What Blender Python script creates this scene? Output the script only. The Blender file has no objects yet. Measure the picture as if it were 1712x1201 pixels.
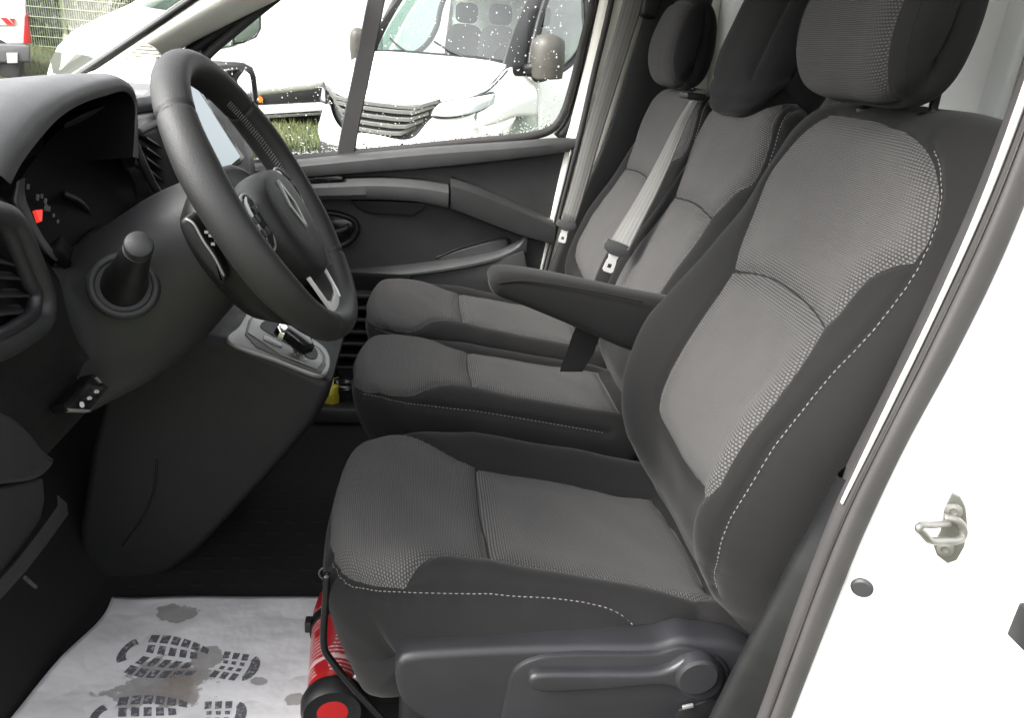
import bpy, bmesh, math, random
import numpy as np
from mathutils import Vector, Matrix
random.seed(7); rng = np.random.default_rng(7)
SC = bpy.context.scene
COL = SC.collection

# ------------------------------------------------------------------ camera
# metres; X runs towards the rear of the van, Y across the cab (driver door -> passenger door), Z up, cab floor z = 0
W0, H0, FPX = 1712.0, 1201.0, 1250.0
CAM = np.array([0.0, 0.0, 1.06])
_y, _p, _r = math.radians(8), math.radians(22), math.radians(4.5)
FW = np.array([math.sin(_y)*math.cos(_p), math.cos(_y)*math.cos(_p), -math.sin(_p)])
_rt = np.array([math.cos(_y), -math.sin(_y), 0.0]); _up = np.cross(_rt, FW)
RT = _rt*math.cos(_r) + _up*math.sin(_r); UP = _up*math.cos(_r) - _rt*math.sin(_r)
cd = bpy.data.cameras.new('camera'); cam = bpy.data.objects.new('camera', cd); COL.objects.link(cam)
cam.matrix_world = Matrix(((RT[0], UP[0], -FW[0], CAM[0]), (RT[1], UP[1], -FW[1], CAM[1]), (RT[2], UP[2], -FW[2], CAM[2]), (0, 0, 0, 1)))
cd.sensor_fit = 'HORIZONTAL'; cd.sensor_width = 36.0; cd.lens = 36.0*FPX/W0
cd.clip_start = 0.02; cd.clip_end = 500
SC.camera = cam

# ------------------------------------------------------------------ light: bright overcast
SUN_EL, SUN_AZ = math.radians(40), math.radians(-112)      # azimuth measured from +Y towards +X
wd = bpy.data.worlds.new('World'); SC.world = wd; wd.use_nodes = True
_n, _l = wd.node_tree.nodes, wd.node_tree.links
sky = _n.new('ShaderNodeTexSky'); sky.sky_type = 'NISHITA'; sky.sun_disc = False
sky.sun_elevation = SUN_EL; sky.sun_rotation = SUN_AZ; sky.air_density = 1.0; sky.dust_density = 4.0; sky.ozone_density = 1.0
hs = _n.new('ShaderNodeHueSaturation'); hs.inputs['Saturation'].default_value = 0.12      # cloud cover takes the blue out
_l.new(sky.outputs[0], hs.inputs['Color']); _l.new(hs.outputs[0], _n['Background'].inputs['Color'])
_n['Background'].inputs['Strength'].default_value = 0.15
sd = bpy.data.lights.new('sun', 'SUN'); sd.energy = 1.2; sd.angle = math.radians(25); sd.color = (1, .97, .92)
sun = bpy.data.objects.new('sun', sd); COL.objects.link(sun)
_d = Vector((math.sin(SUN_AZ)*math.cos(SUN_EL), math.cos(SUN_AZ)*math.cos(SUN_EL), math.sin(SUN_EL)))
sun.rotation_euler = _d.to_track_quat('Z', 'Y').to_euler()
SC.view_settings.view_transform = 'Standard'; SC.view_settings.look = 'None'; SC.view_settings.gamma = 1.0
SC.view_settings.use_curve_mapping = False
SC.view_settings.exposure = 2.4
try:
    SC.cycles.use_denoising = True; SC.cycles.max_bounces = 10; SC.cycles.diffuse_bounces = 5; SC.cycles.transparent_max_bounces = 16
except Exception: pass

# ------------------------------------------------------------------ helpers
def P(px, py, Y):
    """a point of the place: where the sight line through a photo pixel meets the plane at distance Y across the cab"""
    d = FW + RT*(px - W0/2)/FPX + UP*(H0/2 - py)/FPX
    return CAM + d*((Y - CAM[1])/d[1])
def PX(px, py, X):
    d = FW + RT*(px - W0/2)/FPX + UP*(H0/2 - py)/FPX
    return CAM + d*((X - CAM[0])/d[0])
def PZ(px, py, Z):
    d = FW + RT*(px - W0/2)/FPX + UP*(H0/2 - py)/FPX
    return CAM + d*((Z - CAM[2])/d[2])
def smooth_line(pts, n, closed=False):
    """centripetal-like Catmull-Rom through pts (any dimension), n samples spread evenly by length"""
    p = np.array(pts, float)
    if len(p) < 3 and not closed:
        t = np.linspace(0, 1, n)[:, None]; return p[0]*(1-t) + p[-1]*t
    if closed: q = np.vstack([p[-1], p, p[0], p[1]])
    else: q = np.vstack([2*p[0]-p[1], p, 2*p[-1]-p[-2]])
    out = []
    for i in range(1, len(q)-2):
        p0, p1, p2, p3 = q[i-1:i+3]
        d0, d1, d2 = [max(1e-6, np.linalg.norm(b-a))**.5 for a, b in ((p0, p1), (p1, p2), (p2, p3))]
        m1 = ((p1-p0)/d0 - (p2-p0)/(d0+d1) + (p2-p1)/d1)*d1
        m2 = ((p2-p1)/d1 - (p3-p1)/(d1+d2) + (p3-p2)/d2)*d1
        t = np.linspace(0, 1, 16, endpoint=False)[:, None]
        out.append((2*t**3-3*t**2+1)*p1 + (t**3-2*t**2+t)*m1 + (-2*t**3+3*t**2)*p2 + (t**3-t**2)*m2)
    out = np.vstack(out + [q[-2:-1]])
    s = np.concatenate([[0], np.cumsum(np.linalg.norm(np.diff(out, axis=0), axis=1))])
    t = np.linspace(0, s[-1], n + (1 if closed else 0))
    r = np.stack([np.interp(t, s, out[:, k]) for k in range(out.shape[1])], 1)
    return r[:-1] if closed else r

def mesh_obj(name, V, F, mat, parent=None, smooth=True, uv=None, edge=None, sharp=None):
    me = bpy.data.meshes.new(name)
    me.from_pydata([tuple(map(float, v)) for v in V], [], [tuple(int(i) for i in f) for f in F])
    if smooth: me.polygons.foreach_set('use_smooth', [True]*len(me.polygons))
    if uv is not None:
        lay = me.uv_layers.new(name='UVMap'); idx = np.zeros(len(me.loops), int); me.loops.foreach_get('vertex_index', idx)
        lay.data.foreach_set('uv', np.asarray(uv, np.float32)[idx].ravel())
    if edge is not None:
        at_ = me.attributes.new('edge', 'FLOAT', 'POINT'); at_.data.foreach_set('value', np.asarray(edge, np.float32))
    if mat is not None: me.materials.append(mat)
    if sharp is not None: me.set_sharp_from_angle(angle=math.radians(sharp))
    o = bpy.data.objects.new(name, me); COL.objects.link(o)
    if parent is not None: o.parent = parent
    return o
def thing(name, label, cat, group=None, loc=None):
    o = bpy.data.objects.new(name, None); COL.objects.link(o); o.empty_display_size = .1
    o['label'] = label; o['category'] = cat
    if group: o['group'] = group
    return o
def tag(o, label, cat, group=None):
    o['label'] = label; o['category'] = cat
    if group: o['group'] = group
    return o
def stuff(o): o['kind'] = 'stuff'; return o
def structure(o): o['kind'] = 'structure'; return o

def grid_faces(nv, nu, cu=False, cv=False):
    F = []
    for i in range(nv if cv else nv-1):
        for j in range(nu if cu else nu-1):
            a, b = i*nu+j, i*nu+(j+1) % nu
            i2 = (i+1) % nv
            F.append((a, b, i2*nu+(j+1) % nu, i2*nu+j))
    return F
def patch(name, rows, mat, parent=None, nu=24, nv=24, thick=0.0, uvs=1.0, off=1.0, sharp=None):
    """smooth surface through a net of control points (rows of equal length)"""
    R = [smooth_line(r, nu) for r in rows]
    G = np.stack([smooth_line([r[j] for r in R], nv) for j in range(nu)], 1)     # nv,nu,3
    uu, vv = np.meshgrid(np.linspace(0, 1, nu), np.linspace(0, 1, nv))
    L1 = np.linalg.norm(G[nv//2, -1]-G[nv//2, 0]); L2 = np.linalg.norm(G[-1, nu//2]-G[0, nu//2])
    o = mesh_obj(name, G.reshape(-1, 3), grid_faces(nv, nu), mat, parent, uv=np.stack([uu.ravel()*L1, vv.ravel()*L2], 1), sharp=sharp)
    if thick:
        m = o.modifiers.new('s', 'SOLIDIFY'); m.thickness = thick; m.offset = off
    return o
def loft(name, secs, mat, parent=None, closed=True, caps=True, sharp=None, smooth=True):
    """skin over sections (each an n x 3 loop)"""
    S = np.array(secs, float); nv, nu = S.shape[:2]
    F = grid_faces(nv, nu, cu=closed)
    if caps and closed:
        F.append(tuple(range(nu))[::-1]); F.append(tuple((nv-1)*nu+k for k in range(nu)))
    return mesh_obj(name, S.reshape(-1, 3), F, mat, parent, sharp=sharp, smooth=smooth)
def frames(path):
    p = np.array(path, float); T = np.gradient(p, axis=0); T /= np.linalg.norm(T, axis=1)[:, None]+1e-12
    n = np.array([0, 0, 1.0]) if abs(T[0][2]) < .9 else np.array([1.0, 0, 0])
    N = []
    for t in T:
        n = n - t*(n@t); n /= np.linalg.norm(n); N.append(n.copy())
    N = np.array(N); return p, T, N, np.cross(T, N)
def tube(name, pts, r, mat, parent=None, n=12, samples=None, closed=False, caps=True, flat=1.0):
    path = smooth_line(pts, samples or max(8, len(pts)*8), closed) if samples != 0 else np.array(pts, float)
    if closed:
        T = np.roll(path, -1, 0)-np.roll(path, 1, 0); T /= np.linalg.norm(T, axis=1)[:, None]
        c = path.mean(0); N = path-c; N -= T*(N*T).sum(1)[:, None]; N /= np.linalg.norm(N, axis=1)[:, None]; B = np.cross(T, N)
    else: path, T, N, B = frames(path)
    rr = np.interp(np.linspace(0, 1, len(path)), np.linspace(0, 1, len(np.atleast_1d(r))), np.atleast_1d(r))
    a = np.linspace(0, 2*math.pi, n, endpoint=False)
    S = path[:, None] + (N[:, None]*np.cos(a)[None, :, None] + B[:, None]*np.sin(a)[None, :, None]*flat)*rr[:, None, None]
    F = grid_faces(len(path), n, True, closed)
    if caps and not closed: F += [tuple(range(n))[::-1], tuple((len(path)-1)*n+k for k in range(n))]
    return mesh_obj(name, S.reshape(-1, 3), F, mat, parent)
def bm_obj(name, bm, mat, parent=None, smooth=True, sharp=35):
    me = bpy.data.meshes.new(name); bm.normal_update(); bm.to_mesh(me); bm.free()
    if smooth:
        me.polygons.foreach_set('use_smooth', [True]*len(me.polygons)); me.set_sharp_from_angle(angle=math.radians(sharp))
    if mat is not None: me.materials.append(mat)
    o = bpy.data.objects.new(name, me); COL.objects.link(o)
    if parent is not None: o.parent = parent
    return o
def box(name, c, size, mat, parent=None, bev=.004, seg=3, rot=None, taper=None):
    bm = bmesh.new(); bmesh.ops.create_cube(bm, size=1)
    for v in bm.verts:
        v.co = Vector((v.co.x*size[0], v.co.y*size[1], v.co.z*size[2]))
        if taper and v.co.z > 0: v.co.x *= taper; v.co.y *= taper
    if bev: bmesh.ops.bevel(bm, geom=bm.edges[:], offset=bev, segments=seg, profile=.5, affect='EDGES')
    M = Matrix.Translation(Vector(c)) @ (rot.to_4x4() if rot is not None else Matrix())
    bmesh.ops.transform(bm, matrix=M, verts=bm.verts)
    return bm_obj(name, bm, mat, parent)
def basis(ex, ey, ez):
    return Matrix((Vector(ex), Vector(ey), Vector(ez))).transposed()
def prism(name, poly, depth, mat, parent=None, bev=.003, seg=2, sharp=40):
    """closed 3D polygon loop pushed by the vector depth, edges rounded"""
    bm = bmesh.new(); d = Vector(depth)
    a = [bm.verts.new(Vector(p)) for p in poly]; b = [bm.verts.new(Vector(p)+d) for p in poly]
    f1 = bm.faces.new(a); f2 = bm.faces.new(b[::-1]); n = len(a)
    for k in range(n): bm.faces.new((a[k], b[k], b[(k+1) % n], a[(k+1) % n]))
    bmesh.ops.recalc_face_normals(bm, faces=bm.faces)
    if bev:
        ee = [e for e in bm.edges if any(f in (f1, f2) for f in e.link_faces)]
        try: bmesh.ops.bevel(bm, geom=ee, offset=bev, segments=seg, profile=.5, affect='EDGES')
        except Exception: pass
    return bm_obj(name, bm, mat, parent, sharp=sharp)
def sm(pts, n=90): return list(smooth_line(pts, n, closed=True))
def lathe(name, prof, org, axis, mat, parent=None, n=32, sharp=35):
    """profile of (radius, height) turned about an axis"""
    ax = np.array(axis, float); ax /= np.linalg.norm(ax)
    e1 = np.cross(ax, [0, 0, 1.0]);
    if np.linalg.norm(e1) < .1: e1 = np.cross(ax, [1.0, 0, 0])
    e1 /= np.linalg.norm(e1); e2 = np.cross(ax, e1); a = np.linspace(0, 2*math.pi, n, endpoint=False)
    S = [np.array(org) + ax*h + (np.cos(a)[:, None]*e1 + np.sin(a)[:, None]*e2)*max(r, 1e-5) for r, h in prof]
    return loft(name, S, mat, parent, True, True, sharp=sharp)

# ---- upholstery: a padded body swept round a side profile, then cut into sewn panels
class Pad:
    def __init__(s, stations, yc, NU=97, NV=150, bump=None, closed=True):
        # station: x, z, halfwidth, spine x, spine z, squareness
        st = smooth_line(stations, NV, closed=closed); st = np.array(st); s.closed = closed
        x, z, w, sx, sz, n = st.T
        # both halves of the body end on one common spine line, so that the sides close
        ax = (sx-sx.mean(), sz-sz.mean()); th = .5*math.atan2(2*(ax[0]*ax[1]).sum(), (ax[0]**2-ax[1]**2).sum())
        e, o_ = np.cos(th)*ax[0]+np.sin(th)*ax[1], -np.sin(th)*ax[0]+np.cos(th)*ax[1]
        side = (-np.sin(th)*(x-sx)+np.cos(th)*(z-sz)); half = side*np.sign(side[NV//4]) > 0
        k = np.argsort(e[half]); o2 = np.where(half, o_, np.interp(e, e[half][k], o_[half][k]))
        sx = np.cos(th)*e-np.sin(th)*o2+st[:, 3].mean(); sz = np.sin(th)*e+np.cos(th)*o2+st[:, 4].mean()
        if closed: tx = np.roll(x, -1)-np.roll(x, 1); tz = np.roll(z, -1)-np.roll(z, 1)
        else: tx = np.gradient(x); tz = np.gradient(z)
        L = np.hypot(tx, tz)+1e-9; nx, nz = -tz/L, tx/L
        cx, cz = sx-x, sz-z
        flip = np.sign((nx*cx+nz*cz).mean()); nx, nz = -nx*flip, -nz*flip
        l = np.concatenate([[0], np.cumsum(np.hypot(np.diff(x), np.diff(z)))])
        fine = np.linspace(-math.pi/2, math.pi/2, 361)
        V = np.zeros((NV, NU, 3)); C = np.zeros((NV, NU)); Yn = np.zeros((NV, NU))
        for i in range(NV):
            e = 2/n[i]; yy = np.sign(np.sin(fine))*np.abs(np.sin(fine))**e; q = 1-np.abs(np.cos(fine))**e
            dl = np.hypot(cx[i], cz[i]); arc = np.concatenate([[0], np.cumsum(np.hypot(np.diff(yy*w[i]), np.diff(q*dl)))])
            f = np.linspace(0, arc[-1], NU); yv = np.interp(f, arc, yy); qv = np.interp(f, arc, q)
            h = bump(yv, l[i], (x[i], z[i]))*(1-qv)**.7 if bump else 0*yv
            V[i, :, 0] = x[i]+cx[i]*qv+nx[i]*h; V[i, :, 1] = yc+yv*w[i]; V[i, :, 2] = z[i]+cz[i]*qv+nz[i]*h
            C[i] = f-arc[-1]/2; Yn[i] = yv
        s.V, s.C, s.Lr, s.Yn, s.NU, s.NV = V, C, l, Yn, NU, NV
        s.Lm = np.repeat(l[:, None], NU, 1)
        s.normals(flip)
    def normals(s, flip=1):
        V = s.V
        if s.closed: dv = np.roll(V, -1, 0)-np.roll(V, 1, 0)
        else: dv = np.gradient(V, axis=0)
        du = np.gradient(V, axis=1); N = np.cross(du, dv); N /= np.linalg.norm(N, axis=2)[:, :, None]+1e-9
        cen = V.mean((0, 1)); sg = np.sign(((V-cen)*N).sum(2).mean()) or 1
        s.N = N*sg
    def at(s, c, l, lift=0.0):
        r = np.interp(l, s.Lr, np.arange(s.NV)); i = int(min(r, s.NV-2)); t = r-i
        out = []
        for k in (i, i+1):
            j = np.interp(c, s.C[k], np.arange(s.NU)); a = int(min(j, s.NU-2)); u = j-a
            out.append((s.V[k, a]*(1-u)+s.V[k, a+1]*u, s.N[k, a]*(1-u)+s.N[k, a+1]*u))
        p = out[0][0]*(1-t)+out[1][0]*t; n = out[0][1]*(1-t)+out[1][1]*t
        return p+n*lift, n/np.linalg.norm(n)
    def pick(s, px, py):
        """which (across, along) spot of the padding a sight line meets first"""
        d = s.V-CAM; zc = d@FW; X = W0/2+FPX*(d@RT)/zc; Y = H0/2-FPX*(d@UP)/zc; best = None
        for i in range(s.NV-1):
            if Y[i:i+2].min() > py or Y[i:i+2].max() < py: continue
            for j in range(s.NU-1):
                q = [(i, j), (i, j+1), (i+1, j+1), (i+1, j)]
                for tri in ((0, 1, 2), (0, 2, 3)):
                    (a, b, c) = [q[k] for k in tri]
                    x1, y1, x2, y2, x3, y3 = X[a], Y[a], X[b], Y[b], X[c], Y[c]
                    D = (y2-y3)*(x1-x3)+(x3-x2)*(y1-y3)
                    if abs(D) < 1e-9: continue
                    w1 = ((y2-y3)*(px-x3)+(x3-x2)*(py-y3))/D; w2 = ((y3-y1)*(px-x3)+(x1-x3)*(py-y3))/D; w3 = 1-w1-w2
                    if min(w1, w2, w3) < -1e-6: continue
                    zz = w1*zc[a]+w2*zc[b]+w3*zc[c]
                    if best is None or zz < best[0]:
                        best = (zz, w1*s.C[a]+w2*s.C[b]+w3*s.C[c], w1*s.Lm[a]+w2*s.Lm[b]+w3*s.Lm[c])
        return None if best is None else (round(best[1], 4), round(best[2], 4))
def seg_dist(p, a, b):
    ab = b-a; t = np.clip(((p-a)@ab)/(ab@ab+1e-12), 0, 1); return np.linalg.norm(p-(a+t[:, None]*ab), axis=1)
def line_dist(p, line):
    return np.min([seg_dist(p, line[k], line[k+1]) for k in range(len(line)-1)], 0)
def poly_sd(p, poly):
    """distance to a closed outline, positive inside"""
    q = np.vstack([poly, poly[:1]]); d = line_dist(p, q); ins = np.zeros(len(p), bool)
    for k in range(len(poly)):
        a, b = q[k], q[k+1]
        c = ((a[1] > p[:, 1]) != (b[1] > p[:, 1])); xs = (b[0]-a[0])*(p[:, 1]-a[1])/(b[1]-a[1]+1e-15)+a[0]
        ins ^= c & (p[:, 0] < xs)
    return np.where(ins, d, -d)
def cut(V, T, A, s):
    """split triangles where s changes sign -> (inside, outside); A holds extra per-vertex columns"""
    V = np.hstack([V, A]); V = V.tolist(); pos, neg = [], []; cache = {}
    sg = s >= 0; k = sg[T].sum(1)
    pos += T[k == 3].tolist(); neg += T[k == 0].tolist()
    s = s.tolist()
    def mid(a, b):
        key = (a, b) if a < b else (b, a)
        if key not in cache:
            t = s[a]/(s[a]-s[b]); cache[key] = len(V); V.append([x+(y-x)*t for x, y in zip(V[a], V[b])])
        return cache[key]
    for tri in T[(k == 1) | (k == 2)].tolist():
        g = [s[i] >= 0 for i in tri]; one = g.index(True) if sum(g) == 1 else g.index(False)
        a, b, c = tri[one], tri[(one+1) % 3], tri[(one+2) % 3]; m1, m2 = mid(a, b), mid(a, c)
        (pos if g[one] else neg).append([a, m1, m2]); (neg if g[one] else pos).extend([[m1, b, c], [m1, c, m2]])
    V = np.array(V)
    def sub(T_):
        T_ = np.array(T_, int).reshape(-1, 3); u, inv = np.unique(T_, return_inverse=True)
        return V[u, :3], inv.reshape(-1, 3), V[u, 3:]
    return sub(pos), sub(neg)
def sew(pad, parent, panels, rest, seams=(), groove=.0055, gw=.006, puff=.007, pw=.03, wrinkle=.0011):
    """panels: list of (name, outline in (across, along) metres, material); what is left becomes `rest` = (name, material)"""
    Q = np.stack([pad.C.ravel(), pad.Lm.ravel()], 1); polys = [np.array(smooth_poly(o), float) for _, o, _ in panels]
    d = np.full(len(Q), 9.0)
    for po in polys: d = np.minimum(d, np.abs(poly_sd(Q, po)))
    for ln in seams: d = np.minimum(d, line_dist(Q, np.array(ln, float)))
    disp = -groove*np.exp(-(d/gw)**2) + puff*(1-np.exp(-d/pw))
    sd_ = np.full(len(Q), 9.0)
    for ln in seams: sd_ = np.minimum(sd_, line_dist(Q, np.array(ln, float)))
    disp = disp - .0012*np.exp(-((sd_-.008)/.012)**2)*(.5+.5*np.sin(Q[:, 1]*2*math.pi/.034+3*np.sin(Q[:, 1]*19)))
    if wrinkle:
        disp = disp + wrinkle*(np.sin(Q[:, 0]*31+2*np.sin(Q[:, 1]*17))*np.sin(Q[:, 1]*23+1.7*np.sin(Q[:, 0]*13)))
    V = (pad.V+pad.N*disp.reshape(pad.NV, pad.NU)[:, :, None]).reshape(-1, 3)
    F = np.array(grid_faces(pad.NV, pad.NU, cv=pad.closed)); T = np.vstack([F[:, [0, 1, 2]], F[:, [0, 2, 3]]])
    cur = (V, T, np.hstack([Q])); made = {}
    for (nm, _, mt), po in zip(panels, polys):
        ins, cur = cut(*cur, poly_sd(cur[2][:, :2], po))
        half = max(1e-3, np.abs(po[:, 0]-po[:, 0].mean()).max()); e = np.clip(1-poly_sd(ins[2][:, :2], po)/.055, 0, 1)
        made[nm] = mesh_obj(nm, ins[0], ins[1], mt, parent, uv=ins[2][:, :2], edge=e)
    made['rest'] = mesh_obj(rest[0], cur[0], cur[1], rest[1], parent, uv=cur[2][:, :2], edge=np.zeros(len(cur[0])))
    pad.V = V.reshape(pad.NV, pad.NU, 3)
    return made
def smooth_poly(o):
    """round an outline between its corners, keeping the corners themselves"""
    p = np.array(o, float); n = len(p); a = p-np.roll(p, 1, 0); b = np.roll(p, -1, 0)-p
    ang = np.abs(np.degrees(np.arctan2(a[:, 0]*b[:, 1]-a[:, 1]*b[:, 0], (a*b).sum(1)))); cs = [i for i in range(n) if ang[i] > 52]
    if not cs: return smooth_line(o, 220, closed=True)
    out = []
    for k, i in enumerate(cs):
        j = cs[(k+1) % len(cs)]; m = (j-i) % n or n; run = [p[(i+q) % n] for q in range(m+1)]
        out.append(smooth_line(run, max(2, 12*m))[:-1])
    return np.vstack(out)
def stitches(name, pad, line, mat, parent, pitch=.0085, ln=.0052, w=.0008, lift=.0004):
    path = smooth_line(line, 400); s = np.concatenate([[0], np.cumsum(np.linalg.norm(np.diff(path, axis=0), axis=1))])
    V, F = [], []
    for k in range(int(s[-1]/pitch)):
        ends = []
        for t in (k*pitch, k*pitch+ln/2, k*pitch+ln):
            c, l = np.interp(t, s, path[:, 0]), np.interp(t, s, path[:, 1]); ends.append(pad.at(c, l, lift))
        pts = [e[0] for e in ends]; d = pts[2]-pts[0]; d /= np.linalg.norm(d)+1e-9; n = ends[1][1]; b = np.cross(n, d); base = len(V)
        for q, (p, sc) in enumerate(zip(pts, (.5, 1, .5))):
            for a in range(6):
                an = a*math.pi/3; V.append(p+(b*math.cos(an)+n*math.sin(an)*.7)*w*sc)
        for q in range(2):
            for a in range(6): F.append((base+q*6+a, base+q*6+(a+1) % 6, base+q*6+6+(a+1) % 6, base+q*6+6+a))
        F.append(tuple(base+a for a in range(5, -1, -1))); F.append(tuple(base+12+a for a in range(6)))
    return stuff(mesh_obj(name, V, F, mat, parent))

# ------------------------------------------------------------------ materials
class NT:
    def __init__(s, name):
        s.m = bpy.data.materials.new(name); s.m.use_nodes = True; s.t = s.m.node_tree; s.n = s.t.nodes
        s.b = s.n['Principled BSDF']; s.out = s.n['Material Output']
    def new(s, ty, **kw):
        o = s.n.new(ty)
        for k, v in kw.items():
            if hasattr(o, k): setattr(o, k, v)
            else: s.set(o.inputs[k], v)
        return o
    def set(s, sock, v):
        if hasattr(v, 'is_output') or isinstance(v, bpy.types.NodeSocket): s.t.links.new(v, sock)
        else: sock.default_value = v
    def math(s, op, a, b=None, c=None, clamp=False):
        o = s.n.new('ShaderNodeMath'); o.operation = op; o.use_clamp = clamp
        for k, v in enumerate((a, b, c)):
            if v is not None: s.set(o.inputs[k], v)
        return o.outputs[0]
    def mix(s, f, a, b):
        o = s.n.new('ShaderNodeMix'); o.data_type = 'RGBA'
        s.set(o.inputs[0], f); s.set(o.inputs[6], a); s.set(o.inputs[7], b); return o.outputs[2]
    def mixf(s, f, a, b):
        o = s.n.new('ShaderNodeMix'); s.set(o.inputs[0], f); s.set(o.inputs[2], a); s.set(o.inputs[3], b); return o.outputs[0]
    def noise(s, scale, detail=3, vec=None, rough=.5, out=0):
        o = s.n.new('ShaderNodeTexNoise'); o.inputs['Scale'].default_value = scale; o.inputs['Detail'].default_value = detail; o.inputs['Roughness'].default_value = rough
        if vec is not None: s.t.links.new(vec, o.inputs['Vector'])
        return o.outputs[out]
    def vor(s, scale, vec=None, feat='F1', out=0, rnd=1.0):
        o = s.n.new('ShaderNodeTexVoronoi'); o.feature = feat; o.inputs['Scale'].default_value = scale; o.inputs['Randomness'].default_value = rnd
        if vec is not None: s.t.links.new(vec, o.inputs['Vector'])
        return o.outputs[out]
    def obj(s): return s.n.new('ShaderNodeTexCoord').outputs['Object']
    def uv(s): return s.n.new('ShaderNodeTexCoord').outputs['UV']
    def ramp(s, f, a, b, lo=(0, 0, 0, 1), hi=(1, 1, 1, 1)):
        o = s.n.new('ShaderNodeMapRange'); s.set(o.inputs[0], f); o.inputs[1].default_value = a; o.inputs[2].default_value = b; return o.outputs[0]
    def bump(s, h, strength=.3, dist=.001, normal=None):
        o = s.n.new('ShaderNodeBump'); o.inputs['Strength'].default_value = strength; o.inputs['Distance'].default_value = dist
        s.set(o.inputs['Height'], h)
        if normal is not None: s.t.links.new(normal, o.inputs['Normal'])
        s.t.links.new(o.outputs[0], s.b.inputs['Normal']); return o.outputs[0]
    def base(s, c): s.set(s.b.inputs['Base Color'], c if not isinstance(c, tuple) else (*c, 1)[:4])
    def rough(s, r): s.set(s.b.inputs['Roughness'], r)
    def p(s, **kw):
        for k, v in kw.items(): s.set(s.b.inputs[k.replace('_', ' ')], v)
        return s
def rgb(h, k=1.0):
    c = [int(h[i:i+2], 16)/255 for i in (0, 2, 4)]
    return tuple(k*(x/12.92 if x <= .04045 else ((x+.055)/1.055)**2.4) for x in c)
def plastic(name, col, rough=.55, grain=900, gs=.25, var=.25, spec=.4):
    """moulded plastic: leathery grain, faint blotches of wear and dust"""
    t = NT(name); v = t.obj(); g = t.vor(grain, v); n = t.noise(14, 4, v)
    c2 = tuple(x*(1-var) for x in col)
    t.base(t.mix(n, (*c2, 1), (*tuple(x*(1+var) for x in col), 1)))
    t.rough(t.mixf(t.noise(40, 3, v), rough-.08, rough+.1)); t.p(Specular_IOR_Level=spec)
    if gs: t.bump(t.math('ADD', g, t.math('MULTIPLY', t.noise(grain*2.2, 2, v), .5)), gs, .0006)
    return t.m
def plain(name, col, rough=.5, metal=0.0, **kw):
    t = NT(name); t.base(col); t.rough(rough); t.p(Metallic=metal, **kw); return t.m
def fabric_insert(name, dark, light, pu=.0050, pv=.0042):
    """ribbed knit: fine crosswise ribs that open to a honeycomb towards the panel's edge"""
    t = NT(name); uv = t.uv(); sp = t.new('ShaderNodeSeparateXYZ'); t.set(sp.inputs[0], uv)
    ed = t.new('ShaderNodeAttribute', attribute_name='edge').outputs['Fac']
    wob = t.math('MULTIPLY', t.math('SUBTRACT', t.noise(60, 2, uv), .5), .0012)
    u = t.math('ADD', sp.outputs[0], wob); v = t.math('ADD', sp.outputs[1], wob)
    vv = t.math('DIVIDE', v, pv); row = t.math('FLOOR', vv); fv = t.math('SUBTRACT', t.math('SUBTRACT', vv, row), .5)
    off = t.math('MULTIPLY', t.math('MODULO', row, 2.0), .5)
    uu = t.math('ADD', t.math('DIVIDE', u, pu), off); fu = t.math('SUBTRACT', t.math('FRACT', uu), .5)
    dot = t.math('SQRT', t.math('ADD', t.math('POWER', t.math('ABSOLUTE', fu), 2.0), t.math('MULTIPLY', t.math('POWER', t.math('ABSOLUTE', fv), 2.0), 1.3)))
    honey = t.ramp(dot, .5, .24)
    # fine ribs at half the pitch
    rv = t.math('DIVIDE', v, pv*.62); rf = t.math('ABSOLUTE', t.math('SUBTRACT', t.math('FRACT', rv), .5)); rib = t.ramp(rf, .5, .1)
    tw = t.math('MULTIPLY', t.math('ADD', t.math('SINE', t.math('MULTIPLY', u, 2*math.pi/.0016)), 1.0), .12)
    rib = t.math('MULTIPLY', rib, t.math('SUBTRACT', 1.0, tw))
    e2 = t.ramp(t.math('ADD', ed, t.math('MULTIPLY', t.math('SUBTRACT', t.noise(25, 2, uv), .5), .25)), .15, .75)
    h = t.mixf(e2, rib, honey)
    cn = t.noise(9, 4, uv); k = t.math('ADD', t.math('MULTIPLY', h, .8), t.math('MULTIPLY', cn, .2), clamp=True)
    fz = t.noise(1800, 2, uv)
    t.base(t.mix(t.math('ADD', k, t.math('MULTIPLY', t.math('SUBTRACT', fz, .5), .35), clamp=True), (*dark, 1), (*light, 1)))
    t.rough(.92); t.p(Specular_IOR_Level=.12, Sheen_Weight=.05, Sheen_Roughness=.5)
    t.bump(t.math('ADD', h, t.math('MULTIPLY', fz, .25)), .75, .0011); return t.m
def fabric_plain(name, col, sheen=.06):
    """close-woven side cloth"""
    t = NT(name); uv = t.uv(); sp = t.new('ShaderNodeSeparateXYZ'); t.set(sp.inputs[0], uv)
    wv = t.math('MULTIPLY', t.math('SINE', t.math('MULTIPLY', sp.outputs[0], 4200)), t.math('SINE', t.math('MULTIPLY', sp.outputs[1], 4200)))
    fz = t.noise(900, 3, uv); bl = t.noise(7, 5, uv)
    k = t.math('ADD', t.math('MULTIPLY', fz, .5), t.math('MULTIPLY', bl, .5))
    t.base(t.mix(k, (*tuple(x*.72 for x in col), 1), (*tuple(x*1.3 for x in col), 1)))
    t.rough(.9); t.p(Specular_IOR_Level=.15, Sheen_Weight=sheen, Sheen_Roughness=.45)
    t.bump(t.math('ADD', t.math('MULTIPLY', wv, .3), fz), .35, .0006); return t.m

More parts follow.
